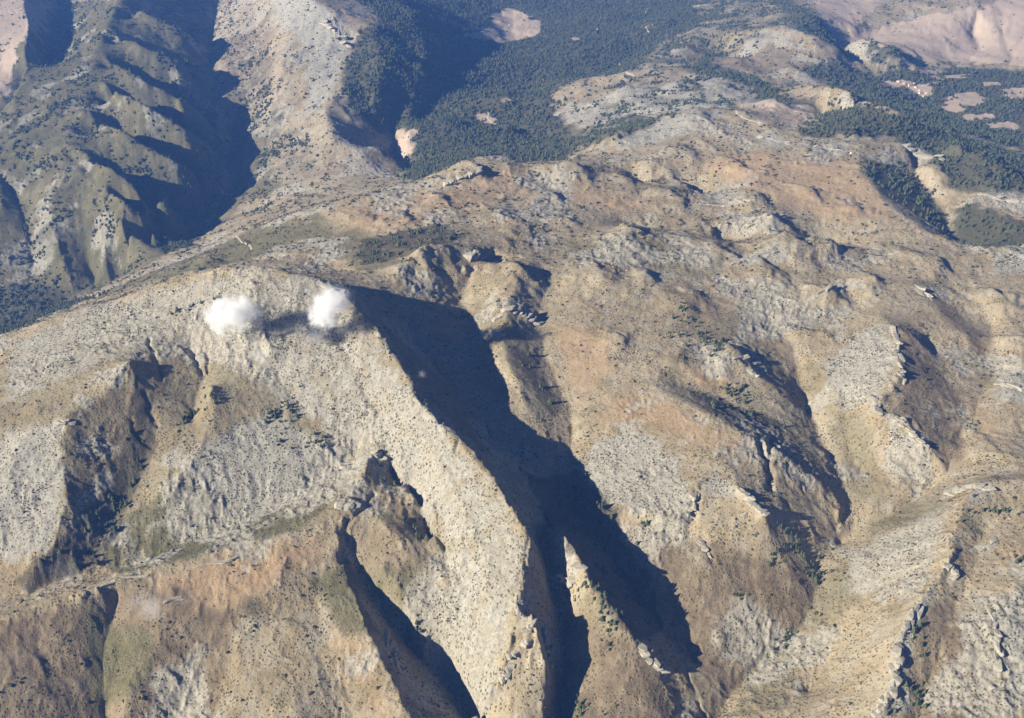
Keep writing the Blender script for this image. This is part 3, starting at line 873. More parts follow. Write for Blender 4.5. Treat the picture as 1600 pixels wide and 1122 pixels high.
def terrain_material():
    T = NT('dry mountain ground')
    p = T.pos()
    flat = T.scaled(p, (1, 1, 0.6))
    n_big = T.noise(flat, 190, 5, 0.62)
    n_mid = T.noise(flat, 42, 6, 0.68, 0.4)
    n_fine = T.noise(flat, 9, 5, 0.75)
    n_grit = T.noise(flat, 2.6, 3, 0.7)
    wob = T.math('MULTIPLY_ADD', n_mid, 0.9, -0.45)

    def mask(name, lo=0.25, hi=0.65, amt=0.75):
        a = T.attr(name)
        return T.rng(T.math('MULTIPLY_ADD', wob, amt, a), lo, hi)
    tan = T.mix(T.rng(n_big, 0.35, 0.65), (0.275, 0.215, 0.128), (0.36, 0.295, 0.19))
    tan = T.mix(T.rng(n_mid, 0.42, 0.62, 0, 0.6), tan, (0.39, 0.35, 0.27))
    tan = T.mix(T.rng(T.noise(flat, 75, 4, 0.6), 0.52, 0.66, 0, 0.5), tan, (0.19, 0.165, 0.085))
    c = tan
    c = T.mix(T.math('MULTIPLY', mask('soil', 0.2, 0.8), 0.6), c, T.mix(n_fine, (0.38, 0.21, 0.10), (0.46, 0.31, 0.175)))
    c = T.mix(T.math('MULTIPLY', mask('brown', 0.2, 0.75), 0.85), c, T.mix(T.rng(n_mid, .3, .7), (0.135, 0.102, 0.06), (0.235, 0.18, 0.115)))  # dry scrub brown; on lee slopes it also paints in their shade
    c = T.mix(T.math('MULTIPLY', mask('olive', 0.2, 0.75), 0.85), c, T.mix(T.rng(n_mid, .3, .7), (0.090, 0.088, 0.036), (0.155, 0.140, 0.070)))
    fl = T.rng(T.math('MULTIPLY_ADD', wob, 0.35, T.attr('flow')), 0.28, 0.75, 0, 0.75)
    # limestone: beds, cracks and weathering
    beds = nd(T.t, 'ShaderNodeTexWave', wave_type='BANDS', bands_direction='DIAGONAL')
    T.link(T.scaled(p, (0.35, 0.35, 1.6)), beds.inputs['Vector'])
    beds.inputs['Scale'].default_value = 0.02; beds.inputs['Distortion'].default_value = 14; beds.inputs['Detail'].default_value = 4
    beds.inputs['Detail Scale'].default_value = 1.6
    rockc = T.mix(T.rng(n_fine, 0.3, 0.7), (0.275, 0.257, 0.212), (0.43, 0.408, 0.348))
    rockc = T.mix(T.math('MULTIPLY', T.rng(beds.outputs['Fac'], 0.6, 1.0), 0.22), rockc, (0.27, 0.235, 0.18))
    rm = mask('rock', 0.3, 0.7, 0.9)
    outc = T.rng(T.math('MULTIPLY_ADD', T.attr('crag'), 0.35, n_mid), 0.62, 0.80, 0, 0.8)
    rm = T.math('MAXIMUM', rm, outc)
    c = T.mix(rm, c, rockc)
    c = T.mix(fl, c, T.mix(T.rng(n_mid, .3, .7), (0.10, 0.092, 0.045), (0.20, 0.165, 0.095)))
    c = T.mix(T.math('MULTIPLY', mask('pink', 0.3, 0.6, 0.5), 0.9), c, T.mix(n_mid, (0.42, 0.315, 0.235), (0.52, 0.425, 0.33)))
    wood = T.rng(T.math('MULTIPLY_ADD', T.noise(flat, 120, 5, .65), 1.1, T.math('SUBTRACT', T.attr('wood'), 0.55)), 0.3, 0.75)
    c = T.mix(T.math('MULTIPLY', wood, 0.92), c, T.mix(n_fine, (0.045, 0.052, 0.026), (0.115, 0.105, 0.058)))
    c = T.mix(T.math('MULTIPLY', mask('stand', 0.3, 0.7, 0.6), 0.75), c, T.mix(n_fine, (0.028, 0.025, 0.017), (0.075, 0.062, 0.04)))  # dark ground under trees; also carries shade painted into the left ravine
    # low scrub as dark flecks between the built bushes
    vo = T.voronoi(flat, 7.0)
    dens = T.rng(T.noise(flat, 60, 4, 0.65), 0.36, 0.62)
    sp = T.math('MULTIPLY', T.rng(vo, 0.42, 0.18), T.math('MULTIPLY_ADD', dens, 0.75, 0.28))
    sp = T.math('MULTIPLY', sp, T.math('SUBTRACT', 1.0, T.math('MULTIPLY', T.math('MAXIMUM', mask('pink', .3, .6, .5), T.math('MULTIPLY', mask('soil'), 0.8)), 0.9)))
    c = T.mix(sp, c, T.mix(n_mid, (0.075, 0.068, 0.032), (0.135, 0.115, 0.062)))
    # loose pale stones, cracks and grain
    st = T.voronoi(p, 3.4)
    stones = T.math('MULTIPLY', T.rng(st, 0.36, 0.16), T.rng(T.noise(flat, 34, 4, .7), 0.46, 0.62, 0, 0.75))
    stones = T.math('MULTIPLY', stones, T.math('SUBTRACT', 1.0, T.math('MULTIPLY', wood, 0.9)))
    c = T.mix(stones, c, (0.46, 0.435, 0.36))
    g = T.math('MULTIPLY_ADD', n_grit, 1.1, 0.45)
    gg = nd(T.t, 'ShaderNodeCombineColor')
    for i in range(3):
        T.link(g, gg.inputs[i])
    c = T.mix(1.0, c, gg.outputs[0], 'MULTIPLY')
    T.link(c, T.b.inputs['Base Color'])
    h = T.math('MULTIPLY_ADD', n_fine, 2.2, T.math('MULTIPLY', n_grit, 0.8))
    h = T.math('ADD', h, T.math('MULTIPLY', sp, 1.0))
    h = T.math('ADD', h, T.math('MULTIPLY', stones, 1.2))
    T.bump(h, 1.0, 0.8)
    return T.m


# ------------------------------------------------------------------ terrain mesh
FY = np.concatenate([Y[:, 0], Y[-1, 0] * np.geomspace(1.06, 4.2, 24)])     # the sheet runs on to the horizon
FX = np.linspace(-1, 1, NU)[None, :] * half_w(FY)[:, None]
FYY = np.repeat(FY[:, None], NU, 1)
tail = np.repeat(H[-1:, :], 24, 0)
fade_ = np.linspace(0, 1, 24)[:, None]
tail = tail * (1 - fade_) + (-150 + 160 * fbm(FX[NV:], FYY[NV:], 1800, 4, 401)) * fade_
Hall = np.concatenate([H, tail])
# the sheet also runs on to both sides of the surveyed fan, in coarser strips
NS = 26
_u = np.concatenate([-1 - np.geomspace(0.006, 2.2, NS)[::-1], np.linspace(-1, 1, NU), 1 + np.geomspace(0.006, 2.2, NS)])
_hw = half_w(FY)[:, None]
FX = _u[None, :] * _hw
FYY = np.repeat(FY[:, None], len(_u), 1)
_away = smooth(0.0, 1.2, np.abs(_u) - 1)[None, :]
_wide = -60 + 170 * fbm(FX, FYY, 1100, 5, 411)


def widen(A):
    return np.concatenate([np.repeat(A[:, :1], NS, 1), A, np.repeat(A[:, -1:], NS, 1)], 1)


_out = np.clip((np.abs(_u) - 1)[None, :] * 4, 0, 1)
Hall = widen(Hall) * (1 - _away) + _wide * _away + _out * 14 * ridged(FX, FYY, 160, 4, 412)
NX = len(_u)
REGIONS = [  # the land forms, outlined on the ground
    ('mountain', 'pale rocky mountain with a sharp crest and a long shaded right flank',
     ((-140, 570), (0, 538), (60, 503), (110, 486), (180, 468), (240, 445), (300, 428), (345, 416), (395, 413), (440, 419), (490, 429), (545, 446), (588, 446), (640, 510), (690, 585), (740, 645), (790, 695),
      (850, 745), (880, 790), (846, 838), (863, 920), (880, 1020), (872, 1080), (880, 1190), (-140, 1190))),
    ('ribbed_ridge', 'hazy ridge with parallel ribs above the deep valley at upper left',
     ((-140, -60), (345, -60), (328, 60), (335, 160), (358, 262), (345, 300), (310, 368), (212, 428), (110, 470), (0, 523), (-140, 560))),
    ('rocky_peak', 'grey limestone peak at the top beside the blue forested basin',
     ((345, -60), (470, -60), (525, 18), (548, 70), (532, 120), (508, 172), (600, 226), (620, 282), (500, 322), (400, 352), (345, 372), (318, 376), (345, 300), (358, 262), (335, 160), (328, 60))),
    ('forest_basin', 'blue hazy basin floor under the wood at top centre',
     ((470, -60), (1080, -60), (1100, 40), (1030, 68), (1000, 108), (880, 132), (862, 165), (905, 215), (900, 240), (860, 256), (780, 246), (700, 264), (640, 288), (620, 282), (600, 226), (508, 172), (532, 120), (548, 70), (525, 18))),
    ('distant_hills', 'pale bare hills and green valley at the upper right',
     ((1080, -60), (1700, -60), (1700, 270), (1600, 285), (1530, 225), (1400, 214), (1280, 226), (1210, 204), (1080, 166), (940, 228), (905, 215), (862, 165), (880, 132), (1000, 108), (1030, 68), (1100, 40))),
]
reg = np.full((NV - 1, NU - 1), len(REGIONS), int)
for k, (nm, lb, pts) in enumerate(REGIONS):
    M = resize(poly_mask(pts, 3.0), NU, NV)[:-1, :-1]
    reg[(M > 0.5) & (reg == len(REGIONS))] = k
reg = widen(np.concatenate([reg, np.full((len(FY) - NV, NU - 1), 4)]))
REGIONS.append(('rolling_plateau', 'tan rolling plateau with hummocks, dry gullies and a canyon at right', ()))
GROUND = terrain_material()
ATTR = {}
for k, M in MASK.items():
    ATTR[k] = np.clip(widen(np.concatenate([resize(M, NU, NV), np.repeat(M[-1:, np.linspace(0, MU - 1, NU).astype(int)], 24, 0)])), 0, 1).astype(np.float32).ravel()
COS = np.stack([FX, FYY, Hall], -1).reshape(-1, 3).astype(np.float32)
IDX = np.arange(len(FY) * NX).reshape(len(FY), NX)
QUADS = np.stack([IDX[:-1, :-1], IDX[:-1, 1:], IDX[1:, 1:], IDX[1:, :-1]], -1)
for k, (nm, lb, pts) in enumerate(REGIONS):
    q = QUADS[reg == k]
    used, inv = np.unique(q, return_inverse=True)
    me = bpy.data.meshes.new(nm)
    me.vertices.add(len(used)); me.vertices.foreach_set('co', COS[used].ravel())
    me.loops.add(q.size); me.loops.foreach_set('vertex_index', inv.ravel().astype(np.int32))
    me.polygons.add(len(q)); me.polygons.foreach_set('loop_start', np.arange(0, q.size, 4, dtype=np.int32))
    me.polygons.foreach_set('use_smooth', np.ones(len(q), bool))
    me.update(calc_edges=True)
    for a in ATTR:
        at = me.attributes.new(a, 'FLOAT', 'POINT'); at.data.foreach_set('value', ATTR[a][used])
    ob = bpy.data.objects.new(nm, me); COL.objects.link(ob)
    ob['kind'] = 'structure'; ob['label'] = lb
    me.materials.append(GROUND)


# ------------------------------------------------------------------ air
def haze():
    b = bpy.data.meshes.new('haze')
    x0, x1, y0, y1, z0, z1 = -76000, 76000, -400, 39000, -1400, 1620
    v = [(x, y, z) for z in (z0, z1) for y in (y0, y1) for x in (x0, x1)]
    b.from_pydata(v, [], [(0, 2, 3, 1), (4, 5, 7, 6), (0, 1, 5, 4), (2, 6, 7, 3), (0, 4, 6, 2), (1, 3, 7, 5)])
    o = bpy.data.objects.new('haze', b); COL.objects.link(o); o['kind'] = 'stuff'; o['label'] = 'thin blue haze in the mountain air'
    m = bpy.data.materials.new('blue haze'); m.use_nodes = True; t = m.node_tree; t.nodes.clear()
    out = t.nodes.new('ShaderNodeOutputMaterial'); pv = t.nodes.new('ShaderNodeVolumePrincipled')
    pv.inputs['Color'].default_value = (0.15, 0.36, 1.0, 1)
    pv.inputs['Density'].default_value = 4.2e-5
    pv.inputs['Anisotropy'].default_value = 0.0
    t.links.new(pv.outputs[0], out.inputs['Volume'])
    b.materials.append(m)


haze()
# ------------------------------------------------------------------ plant and rock shapes
def simple_material(name, c1, c2, wl=3.0, rand=0.35, rough=0.95):
    T = NT(name)
    oi = nd(T.t, 'ShaderNodeObjectInfo')
    p = nd(T.t, 'ShaderNodeTexCoord').outputs['Object']
    n = T.noise(p, wl, 3, 0.7)
    f = T.math('MULTIPLY_ADD', T.math('SUBTRACT', oi.outputs['Random'], 0.5), rand * 2, n, clamp=True)
    T.link(T.mix(f, c1, c2), T.b.inputs['Base Color'])
    T.b.inputs['Roughness'].default_value = rough
    return T.m


M_FIR = simple_material('dark conifer needles', (0.038, 0.054, 0.024), (0.110, 0.125, 0.058), 0.25)
M_LEAF = simple_material('dusty evergreen leaves', (0.040, 0.054, 0.030), (0.115, 0.122, 0.068), 0.35)
M_BUSH = simple_material('olive scrub leaves', (0.040, 0.042, 0.018), (0.150, 0.132, 0.070), 0.4, 0.55)
M_BARK = simple_material('grey brown bark', (0.08, 0.06, 0.045), (0.16, 0.125, 0.10), 0.2)


def mesh_of(name, v, f, mat):
    m = bpy.data.meshes.new(name)
    m.from_pydata([tuple(map(float, q)) for q in v], [], f)
    m.materials.append(mat)
    return m


def fir_crown(seed):
    """one metre tall unit: whorls of ragged boughs round a leader"""
    r = random.Random(seed)
    v, f = [], []
    tiers, seg = 6, 9
    for k in range(tiers):
        z0 = 0.10 + 0.80 * k / tiers; z1 = z0 + 0.30 * (1 - 0.45 * k / tiers)
        rad = 0.30 * (1 - k / tiers) ** 0.8 + 0.035
        base = len(v)
        ox, oy = r.uniform(-.03, .03), r.uniform(-.03, .03)
        for s in range(seg):
            a = 2 * math.pi * (s + r.uniform(-.3, .3)) / seg
            q = rad * r.uniform(0.62, 1.18)
            v.append((ox + q * math.cos(a), oy + q * math.sin(a), z0 + r.uniform(-.045, .035)))
        v.append((ox * .4, oy * .4, min(z1, 1.0)))
        v.append((ox * .4, oy * .4, z0 + 0.06))
        for s in range(seg):
            f.append((base + s, base + (s + 1) % seg, base + seg))
            f.append((base + (s + 1) % seg, base + s, base + seg + 1))
    return mesh_of('fir_crown', v, f, M_FIR)


def trunk_mesh(seed):
    r = random.Random(seed)
    v, f = [], []
    for k, (z, q) in enumerate(((-0.08, 0.034), (0.15, 0.026), (0.5, 0.016), (0.9, 0.004))):
        ox, oy = r.uniform(-.01, .01), r.uniform(-.01, .01)
        for s in range(6):
            a = math.pi * s / 3
            v.append((ox + q * math.cos(a), oy + q * math.sin(a), z))
        if k:
            b = 6 * k
            for s in range(6):
                f.append((b - 6 + s, b - 6 + (s + 1) % 6, b + (s + 1) % 6, b + s))
    return mesh_of('tree_trunk', v, f, M_BARK)


def lump(seed, clumps, flat, mat, name, leafy=0):
    """several ragged clumps of foliage; unit is one metre across"""
    import bmesh
    r = random.Random(seed)
    bm = bmesh.new()
    for k in range(clumps):
        a = r.uniform(0, 2 * math.pi); d = 0.0 if k == 0 else r.uniform(0.18, 0.34)
        rad = r.uniform(0.2, 0.34) * (1.15 if k == 0 else 0.85)
        g = bmesh.ops.create_icosphere(bm, subdivisions=1, radius=rad)
        for q in g['verts']:
            q.co *= r.uniform(0.66, 1.25)
            q.co.z *= flat
            q.co += Vector((d * math.cos(a), d * math.sin(a), rad * flat * r.uniform(0.65, 1.1)))
    for k in range(leafy):
        a = r.uniform(0, 2 * math.pi); d = r.uniform(0.1, 0.55); z = r.uniform(0.1, 0.75) * flat
        c = Vector((d * math.cos(a), d * math.sin(a), z))
        vs = [bm.verts.new(c + Vector((r.uniform(-.11, .11), r.uniform(-.11, .11), r.uniform(-.08, .08)))) for _ in range(3)]
        bm.faces.new(vs)
    m = bpy.data.meshes.new(name)
    bm.to_mesh(m); bm.free()
    m.materials.append(mat)
    return m


FIRS = [fir_crown(s) for s in (1, 2, 3, 4)]
TRUNKS = [trunk_mesh(s) for s in (1, 2)]
LEAFY = [lump(s, 4, 1.0, M_LEAF, 'evergreen_crown', 10) for s in (11, 12, 13)]
BUSHES = [lump(s, 3, 0.75, M_BUSH, 'bush', 8) for s in (21, 22, 23, 24)]

# ------------------------------------------------------------------ where plants stand
AREA = (np.gradient(Y[:, 0])[:, None] * (2 * half_w(Y) / (NU - 1)))
FULL = {k: resize(M, NU, NV).clip(0, 1) for k, M in MASK.items()}
PXV, PYV = project(X, Y, H)
INVIEW = (PXV > -60) & (PXV < 1660) & (PYV > -60) & (PYV < 1190)


def scatter(density, seed):
    g = np.random.default_rng(seed)
    n = g.poisson(np.clip(density * AREA * INVIEW, 0, 6))
    j, i = np.nonzero(n)
    rep_ = n[j, i]; j = np.repeat(j, rep_); i = np.repeat(i, rep_)
    fj = np.clip(j + g.uniform(-.5, .5, len(j)), 0, NV - 1.01); fi = np.clip(i + g.uniform(-.5, .5, len(i)), 0, NU - 1.01)
    j0 = fj.astype(int); a = fj - j0
    y = Y[j0, 0] * (1 - a) + Y[j0 + 1, 0] * a
    x = (fi / (NU - 1) * 2 - 1) * half_w(y)
    return x, y, sample(H, x, y)


nclump = fbm(X, Y, 55, 3, 301) + 1.9 * FLOWF - 0.12
nbig = fbm(X, Y, 240, 3, 302)
near = 1 - smooth(2900, 3600, Y)
bare = np.clip(1 - 0.75 * FULL['soil'] - 0.95 * FULL['pink'] - FULL['wood'], 0.03, 1)
_wn = smooth(0.28, 0.8, FULL['wood'] + 0.42 * fbm(X, Y, 170, 4, 305))
d_wood = np.maximum(_wn, FULL['stand'] * 1.9 * smooth(-0.35, 0.45, fbm(X, Y, 40, 2, 303))) ** 1.5 * (0.0022 + 0.0040 * smooth(2900, 3600, Y)) * (0.25 + 0.75 * smooth(-0.5, 0.3, nclump))
d_scrub = bare * (0.0016 + 0.026 * smooth(-0.1, 0.5, nclump) * smooth(-0.5, 0.3, nbig)) * (0.35 + 0.65 * near) * (1 + 1.0 * FULL['rock'] * near) * (1 - smooth(4600, 5600, Y) * 0.7)
d_scrub = d_scrub + bare * near * 0.017 * np.clip(FULL['rock'] + .25, 0, 1) * smooth(-0.6, 0.25, nclump)
d_big = bare * (1 + 1.4 * smooth(2300, 3000, Y)) * (0.0003 + 0.0040 * smooth(0.0, 0.7, nclump) * smooth(-0.3, 0.35, nbig)) * (1 - 0.5 * FULL['rock'])
# surveyed clumps of conifers and bushes (pixel centre, radius in metres, how many)
GROVES = [(430, 650, 40, 26), (455, 640, 30, 18), (500, 690, 26, 14), (300, 650, 32, 18), (285, 655, 25, 10), (330, 625, 20, 8), (150, 800, 34, 16), (190, 790, 30, 14),
          (655, 985, 18, 12), (640, 1000, 16, 8), (1235, 835, 26, 12), (1255, 870, 30, 20), (1275, 905, 26, 14), (1215, 865, 20, 8), (1150, 930, 30, 6), (1225, 1000, 24, 14),
          (1005, 820, 14, 5), (890, 1085, 36, 34), (905, 1110, 30, 26), (870, 1110, 26, 14), (860, 1010, 14, 6), (880, 940, 18, 8), (920, 915, 22, 14), (940, 950, 26, 20), (960, 975, 24, 16),
          (1100, 530, 60, 40), (1120, 545, 40, 30), (1160, 605, 34, 26), (1140, 612, 30, 18), (1080, 500, 50, 24), (1430, 985, 22, 8), (1440, 1010, 20, 8), (1425, 1075, 20, 10),
          (1435, 1100, 24, 12), (600, 750, 14, 4), (635, 815, 20, 8), (655, 840, 20, 8), (320, 420, 24, 8), (275, 490, 14, 6), (300, 480, 16, 5), (345, 465, 20, 6), (72, 575, 14, 3),
          (415, 325, 40, 30), (400, 330, 30, 24), (1590, 880, 30, 12), (1510, 805, 40, 12), (1560, 800, 40, 10), (1385, 1120, 26, 6), (1250, 845, 24, 10)]
tx, ty = [], []
for k, (gx_, gy_, rad, n) in enumerate(GROVES):
    cx_, cy_, cz_ = hit(gx_, gy_)
    g = np.random.default_rng(500 + k)
    a = g.uniform(0, 2 * math.pi, n); q = rad * np.abs(g.normal(0, 0.75, n)); lean = g.uniform(0, 3.14); sq = g.uniform(0.35, 0.8)
    qa, qb = q * np.cos(a) * 1.3, q * np.sin(a) * sq
    tx.append(cx_[0] + qa * math.cos(lean) - qb * math.sin(lean)); ty.append(cy_[0] + qa * math.sin(lean) + qb * math.cos(lean))
tx = np.concatenate(tx); ty = np.concatenate(ty)
d_wood = d_wood + 0.0006 * smooth(3600, 4400, Y) * smooth(0.1, 0.6, nclump) * (1 - FULL['pink']) * (1 - FULL['rock'] * .6)
sx_, sy_, sz_ = scatter(d_wood, 1)
TXY = [np.concatenate([tx, sx_]), np.concatenate([ty, sy_])]
TZ = sample(H, *TXY)
g = np.random.default_rng(77)
T_H = g.uniform(9.0, 19.0, len(TZ)) * (1 + 0.15 * smooth(3300, 5000, TXY[1]))
T_H[:len(tx)] *= g.uniform(0.45, 0.95, len(tx))
T_conif = (TXY[1] < 3300) | (g.uniform(0, 1, len(TZ)) < 0.45)

bx1, by1, bz1 = scatter(d_scrub, 2)
bx2, by2, bz2 = scatter(d_big, 3)
B = [np.concatenate([bx1, bx2]), np.concatenate([by1, by2]), np.concatenate([bz1, bz2])]
B_D = np.concatenate([1.7 + 3.4 * g.uniform(0, 1, len(bx1)) ** 2.4, (4.0 + 7.0 * g.uniform(0, 1, len(bx2)) ** 1.5) * (1 + 0.35 * smooth(2300, 3000, by2))])
print('trees', len(TZ), 'bushes', len(B_D))


def seen_size(x, y, z, h):
    px, py = project(x, y, z)
    ok = (px > 4) & (px < 1596) & (py > 6) & (py < 1116)
    dist = np.sqrt(x * x + y * y + (z - CAM_Z) ** 2)
    # hidden behind a ridge? walk the sight line
    vis = np.ones(len(x), bool)
    for t in np.linspace(0.55, 0.985, 60):
        xx, yy, zz = x * t, y * t, CAM_Z + (z + h * 0.6 - CAM_Z) * t
        vis &= zz > sample(H, xx, yy)
    return np.where(ok & vis, h / dist, 0.0)


def pick(x, y, z, h, n):
    s = seen_size(x, y, z, h)
    order = np.argsort(-s)[:n]
    sel = np.zeros(len(x), bool); sel[order[s[order] > 0]] = True
    return sel


PLACES = [  # (pixel x, pixel y) -> words; a plant takes the nearest
    (930, 830, 'in the long black shadow beside the main crest'), (880, 760, 'in the long black shadow beside the main crest'), (985, 900, 'in the long black shadow beside the main crest'),
    (1020, 980, 'in the long black shadow beside the main crest'), (800, 720, 'in the long black shadow beside the main crest'),
    (945, 955, 'on the narrow spur between the two shaded ravines'), (900, 880, 'on the narrow spur between the two shaded ravines'),
    (890, 1090, 'in the green gully at the bottom edge'), (1250, 860, 'on the brown slope above the dry canyon'), (1150, 930, 'on the brown slope above the dry canyon'),
    (1225, 1000, 'down in the dry canyon bottom'), (1150, 1080, 'down in the dry canyon bottom'), (1430, 1050, 'in the bowl behind the pale right hand cliff'), (1520, 1010, 'in the bowl behind the pale right hand cliff'),
    (1560, 860, 'on the orange ground at the right edge'), (1380, 880, 'on the slope below the pale right hand cliff'), (1300, 1040, 'on the slope below the pale right hand cliff'),
    (450, 650, 'in the hollow on the main rock face'), (300, 650, 'in the hollow on the main rock face'), (300, 480, 'high on the main rock face'), (450, 520, 'high on the main rock face'),
    (680, 780, 'low on the bright face left of the main crest'), (740, 930, 'low on the bright face left of the main crest'), (170, 800, 'in the brown ravine at the left edge'), (50, 780, 'on the pale face at the left edge'),
    (645, 990, 'above the black gorge at the bottom'), (650, 850, 'above the black gorge at the bottom'), (300, 820, 'in the olive basin behind the orange ridge'), (300, 950, 'on the near orange ridge'), (480, 1000, 'on the near orange ridge'),
    (150, 1060, 'on the near orange ridge'), (980, 760, 'on the domed hill at the centre'), (1080, 700, 'on the domed hill at the centre'), (1150, 620, 'behind the domed hill'), (1120, 540, 'behind the domed hill'),
    (1410, 300, 'in the shaded wood right of the bare crest'), (1450, 340, 'in the shaded wood right of the bare crest'), (1550, 350, 'in the dark wood at the right edge'), (1370, 210, 'in the wood behind the bare crest'), (1560, 270, 'in the wood behind the bare crest'),
    (700, 230, 'in the hazy wood at top centre'), (280, 350, 'in the deep valley at upper left'), (60, 490, 'in the dark hollow left of the main mountain'), (420, 330, 'on the olive slope above the deep valley'),
    (800, 560, 'on the little hill beyond the ravine'), (640, 385, 'on the tan shoulder behind the main peak'), (1000, 480, 'on the rolling plateau beyond the ravine'), (1150, 420, 'on the rolling plateau beyond the ravine'),
    (1400, 620, 'on the pale hill at the right'), (1500, 700, 'on the orange flat at the right'), (1200, 290, 'on the tan hillside below the ridge track')]
PL = np.array([(a, b) for a, b, c in PLACES], float)


def place_of(x, y, z):
    px, py = project(x, y, z)
    k = np.argmin((PL[:, 0] - px) ** 2 + ((PL[:, 1] - py) * 1.15) ** 2)
    return PLACES[k][2]


def link(o):
    COL.objects.link(o)
    return o


t_sel = pick(TXY[0], TXY[1], TZ, T_H, 290)
b_sel = pick(B[0], B[1], B[2], B_D, 290)
first_tree = None
for k, q in enumerate(np.nonzero(t_sel)[0]):
    x, y, z, h = TXY[0][q], TXY[1][q], TZ[q], T_H[q]
    e = link(bpy.data.objects.new('conifer_tree', None))
    e.location = (x, y, z - 0.3)
    wide = random.uniform(0.85, 1.2)
    e.scale = (h * wide, h * wide, h)
    e.rotation_euler = (random.uniform(-.04, .04), random.uniform(-.04, .04), random.uniform(0, 6.28))
    e.empty_display_size = 0.1
    w = place_of(x, y, z)
    e['label'] = ('tall' if h > 14.5 else 'medium sized' if h > 10 else 'small') + ' dark green conifer ' + w; e['category'] = 'conifer tree'; e['group'] = 'conifers ' + w
    c = link(bpy.data.objects.new('crown', FIRS[k % 4])); c.parent = e
    t = link(bpy.data.objects.new('trunk', TRUNKS[k % 2])); t.parent = e
for k, q in enumerate(np.nonzero(b_sel)[0]):
    x, y, z, d = B[0][q], B[1][q], B[2][q], B_D[q]
    o = link(bpy.data.objects.new('bush', BUSHES[k % 4]))
    o.location = (x, y, z - 0.15 * d); o.scale = (d * random.uniform(.85, 1.2), d, d * random.uniform(.8, 1.1)); o.rotation_euler = (0, 0, random.uniform(0, 6.28))
    w = place_of(x, y, z)
    o['label'] = ('broad' if d > 9.5 else 'medium sized' if d > 7 else 'small') + ' round olive bush ' + w; o['category'] = 'bush'; o['group'] = 'bushes ' + w


# ------------------------------------------------------------------ the rest of the plants, as mass
def mass(name, label, xs, ys, zs, sizes, meshes, zfac=1.0, sink=0.05):
    for k, me_ in enumerate(meshes):
        s = slice(k, None, len(meshes))
        x, y, z, h = xs[s], ys[s], zs[s], sizes[s]
        n = len(x)
        if n == 0:
            continue
        g = np.random.default_rng(1000 + k)
        pm = bpy.data.meshes.new(name)
        pm.vertices.add(n)
        pm.vertices.foreach_set('co', np.stack([x, y, z - sink * h], -1).astype(np.float32).ravel())
        a = pm.attributes.new('size', 'FLOAT', 'POINT'); a.data.foreach_set('value', h.astype(np.float32))
        a = pm.attributes.new('turn', 'FLOAT', 'POINT'); a.data.foreach_set('value', g.uniform(0, 6.28, n).astype(np.float32))
        o = link(bpy.data.objects.new(name, pm))
        o['kind'] = 'stuff'; o['label'] = label
        ng = bpy.data.node_groups.new('plants on points', 'GeometryNodeTree')
        ng.interface.new_socket('Geometry', in_out='INPUT', socket_type='NodeSocketGeometry')
        ng.interface.new_socket('Geometry', in_out='OUTPUT', socket_type='NodeSocketGeometry')
        gi = ng.nodes.new('NodeGroupInput'); go = ng.nodes.new('NodeGroupOutput')
        ip = ng.nodes.new('GeometryNodeInstanceOnPoints')
        oi = ng.nodes.new('GeometryNodeObjectInfo'); oi.inputs['Object'].default_value = me_; oi.inputs['As Instance'].default_value = True
        na = ng.nodes.new('GeometryNodeInputNamedAttribute'); na.data_type = 'FLOAT'; na.inputs['Name'].default_value = 'size'
        nb = ng.nodes.new('GeometryNodeInputNamedAttribute'); nb.data_type = 'FLOAT'; nb.inputs['Name'].default_value = 'turn'
        cr = ng.nodes.new('ShaderNodeCombineXYZ'); cs = ng.nodes.new('ShaderNodeCombineXYZ')
        L_ = ng.links.new
        L_(nb.outputs['Attribute'], cr.inputs['Z'])
        for ax in 'XYZ':
            L_(na.outputs['Attribute'], cs.inputs[ax])
        L_(gi.outputs[0], ip.inputs['Points']); L_(oi.outputs['Geometry'], ip.inputs['Instance'])
        L_(cr.outputs[0], ip.inputs['Rotation']); L_(cs.outputs[0], ip.inputs['Scale'])
        L_(ip.outputs[0], go.inputs[0])
        mod = o.modifiers.new('plants', 'NODES'); mod.node_group = ng


def source(meshes, objs):
    return objs


crowns = [[o for o in COL.objects if o.name.startswith('crown') and o.data == f][0] for f in FIRS]
bushes_ = [[o for o in COL.objects if o.name.startswith('bush') and o.data == f][0] for f in BUSHES]
rest = ~t_sel
fm = rest & T_conif; lm = rest & ~T_conif
mass('conifer_wood', 'dark conifers growing close together on the slopes', TXY[0][fm], TXY[1][fm], TZ[fm], T_H[fm], crowns)
lx, ly, lz, lh = TXY[0][lm], TXY[1][lm], TZ[lm], T_H[lm]
# a few evergreen oaks stand as things; the rest of the far wood borrows their crowns
oaks = []
oak_s = seen_size(lx, ly, lz, lh)
oak_i = np.argsort(-oak_s)[:60]
for k, q in enumerate(oak_i):
    e = link(bpy.data.objects.new('oak_tree', None)); e.location = (lx[q], ly[q], lz[q] - 0.3); h = lh[q]
    e.scale = (h, h, h); e.rotation_euler = (0, 0, random.uniform(0, 6.28))
    w = place_of(lx[q], ly[q], lz[q])
    e['label'] = ('tall' if h > 17 else 'medium sized' if h > 13 else 'small') + ' round evergreen tree ' + w; e['category'] = 'tree'; e['group'] = 'evergreen trees ' + w
    c = link(bpy.data.objects.new('crown', LEAFY[k % 3])); c.parent = e; oaks.append(c)
    t = link(bpy.data.objects.new('trunk', TRUNKS[k % 2])); t.parent = e
keep = np.ones(len(lx), bool); keep[oak_i] = False
mass('evergreen_wood', 'dense evergreen wood covering the far basin', lx[keep], ly[keep], lz[keep], lh[keep], oaks[:3])
bk = ~b_sel
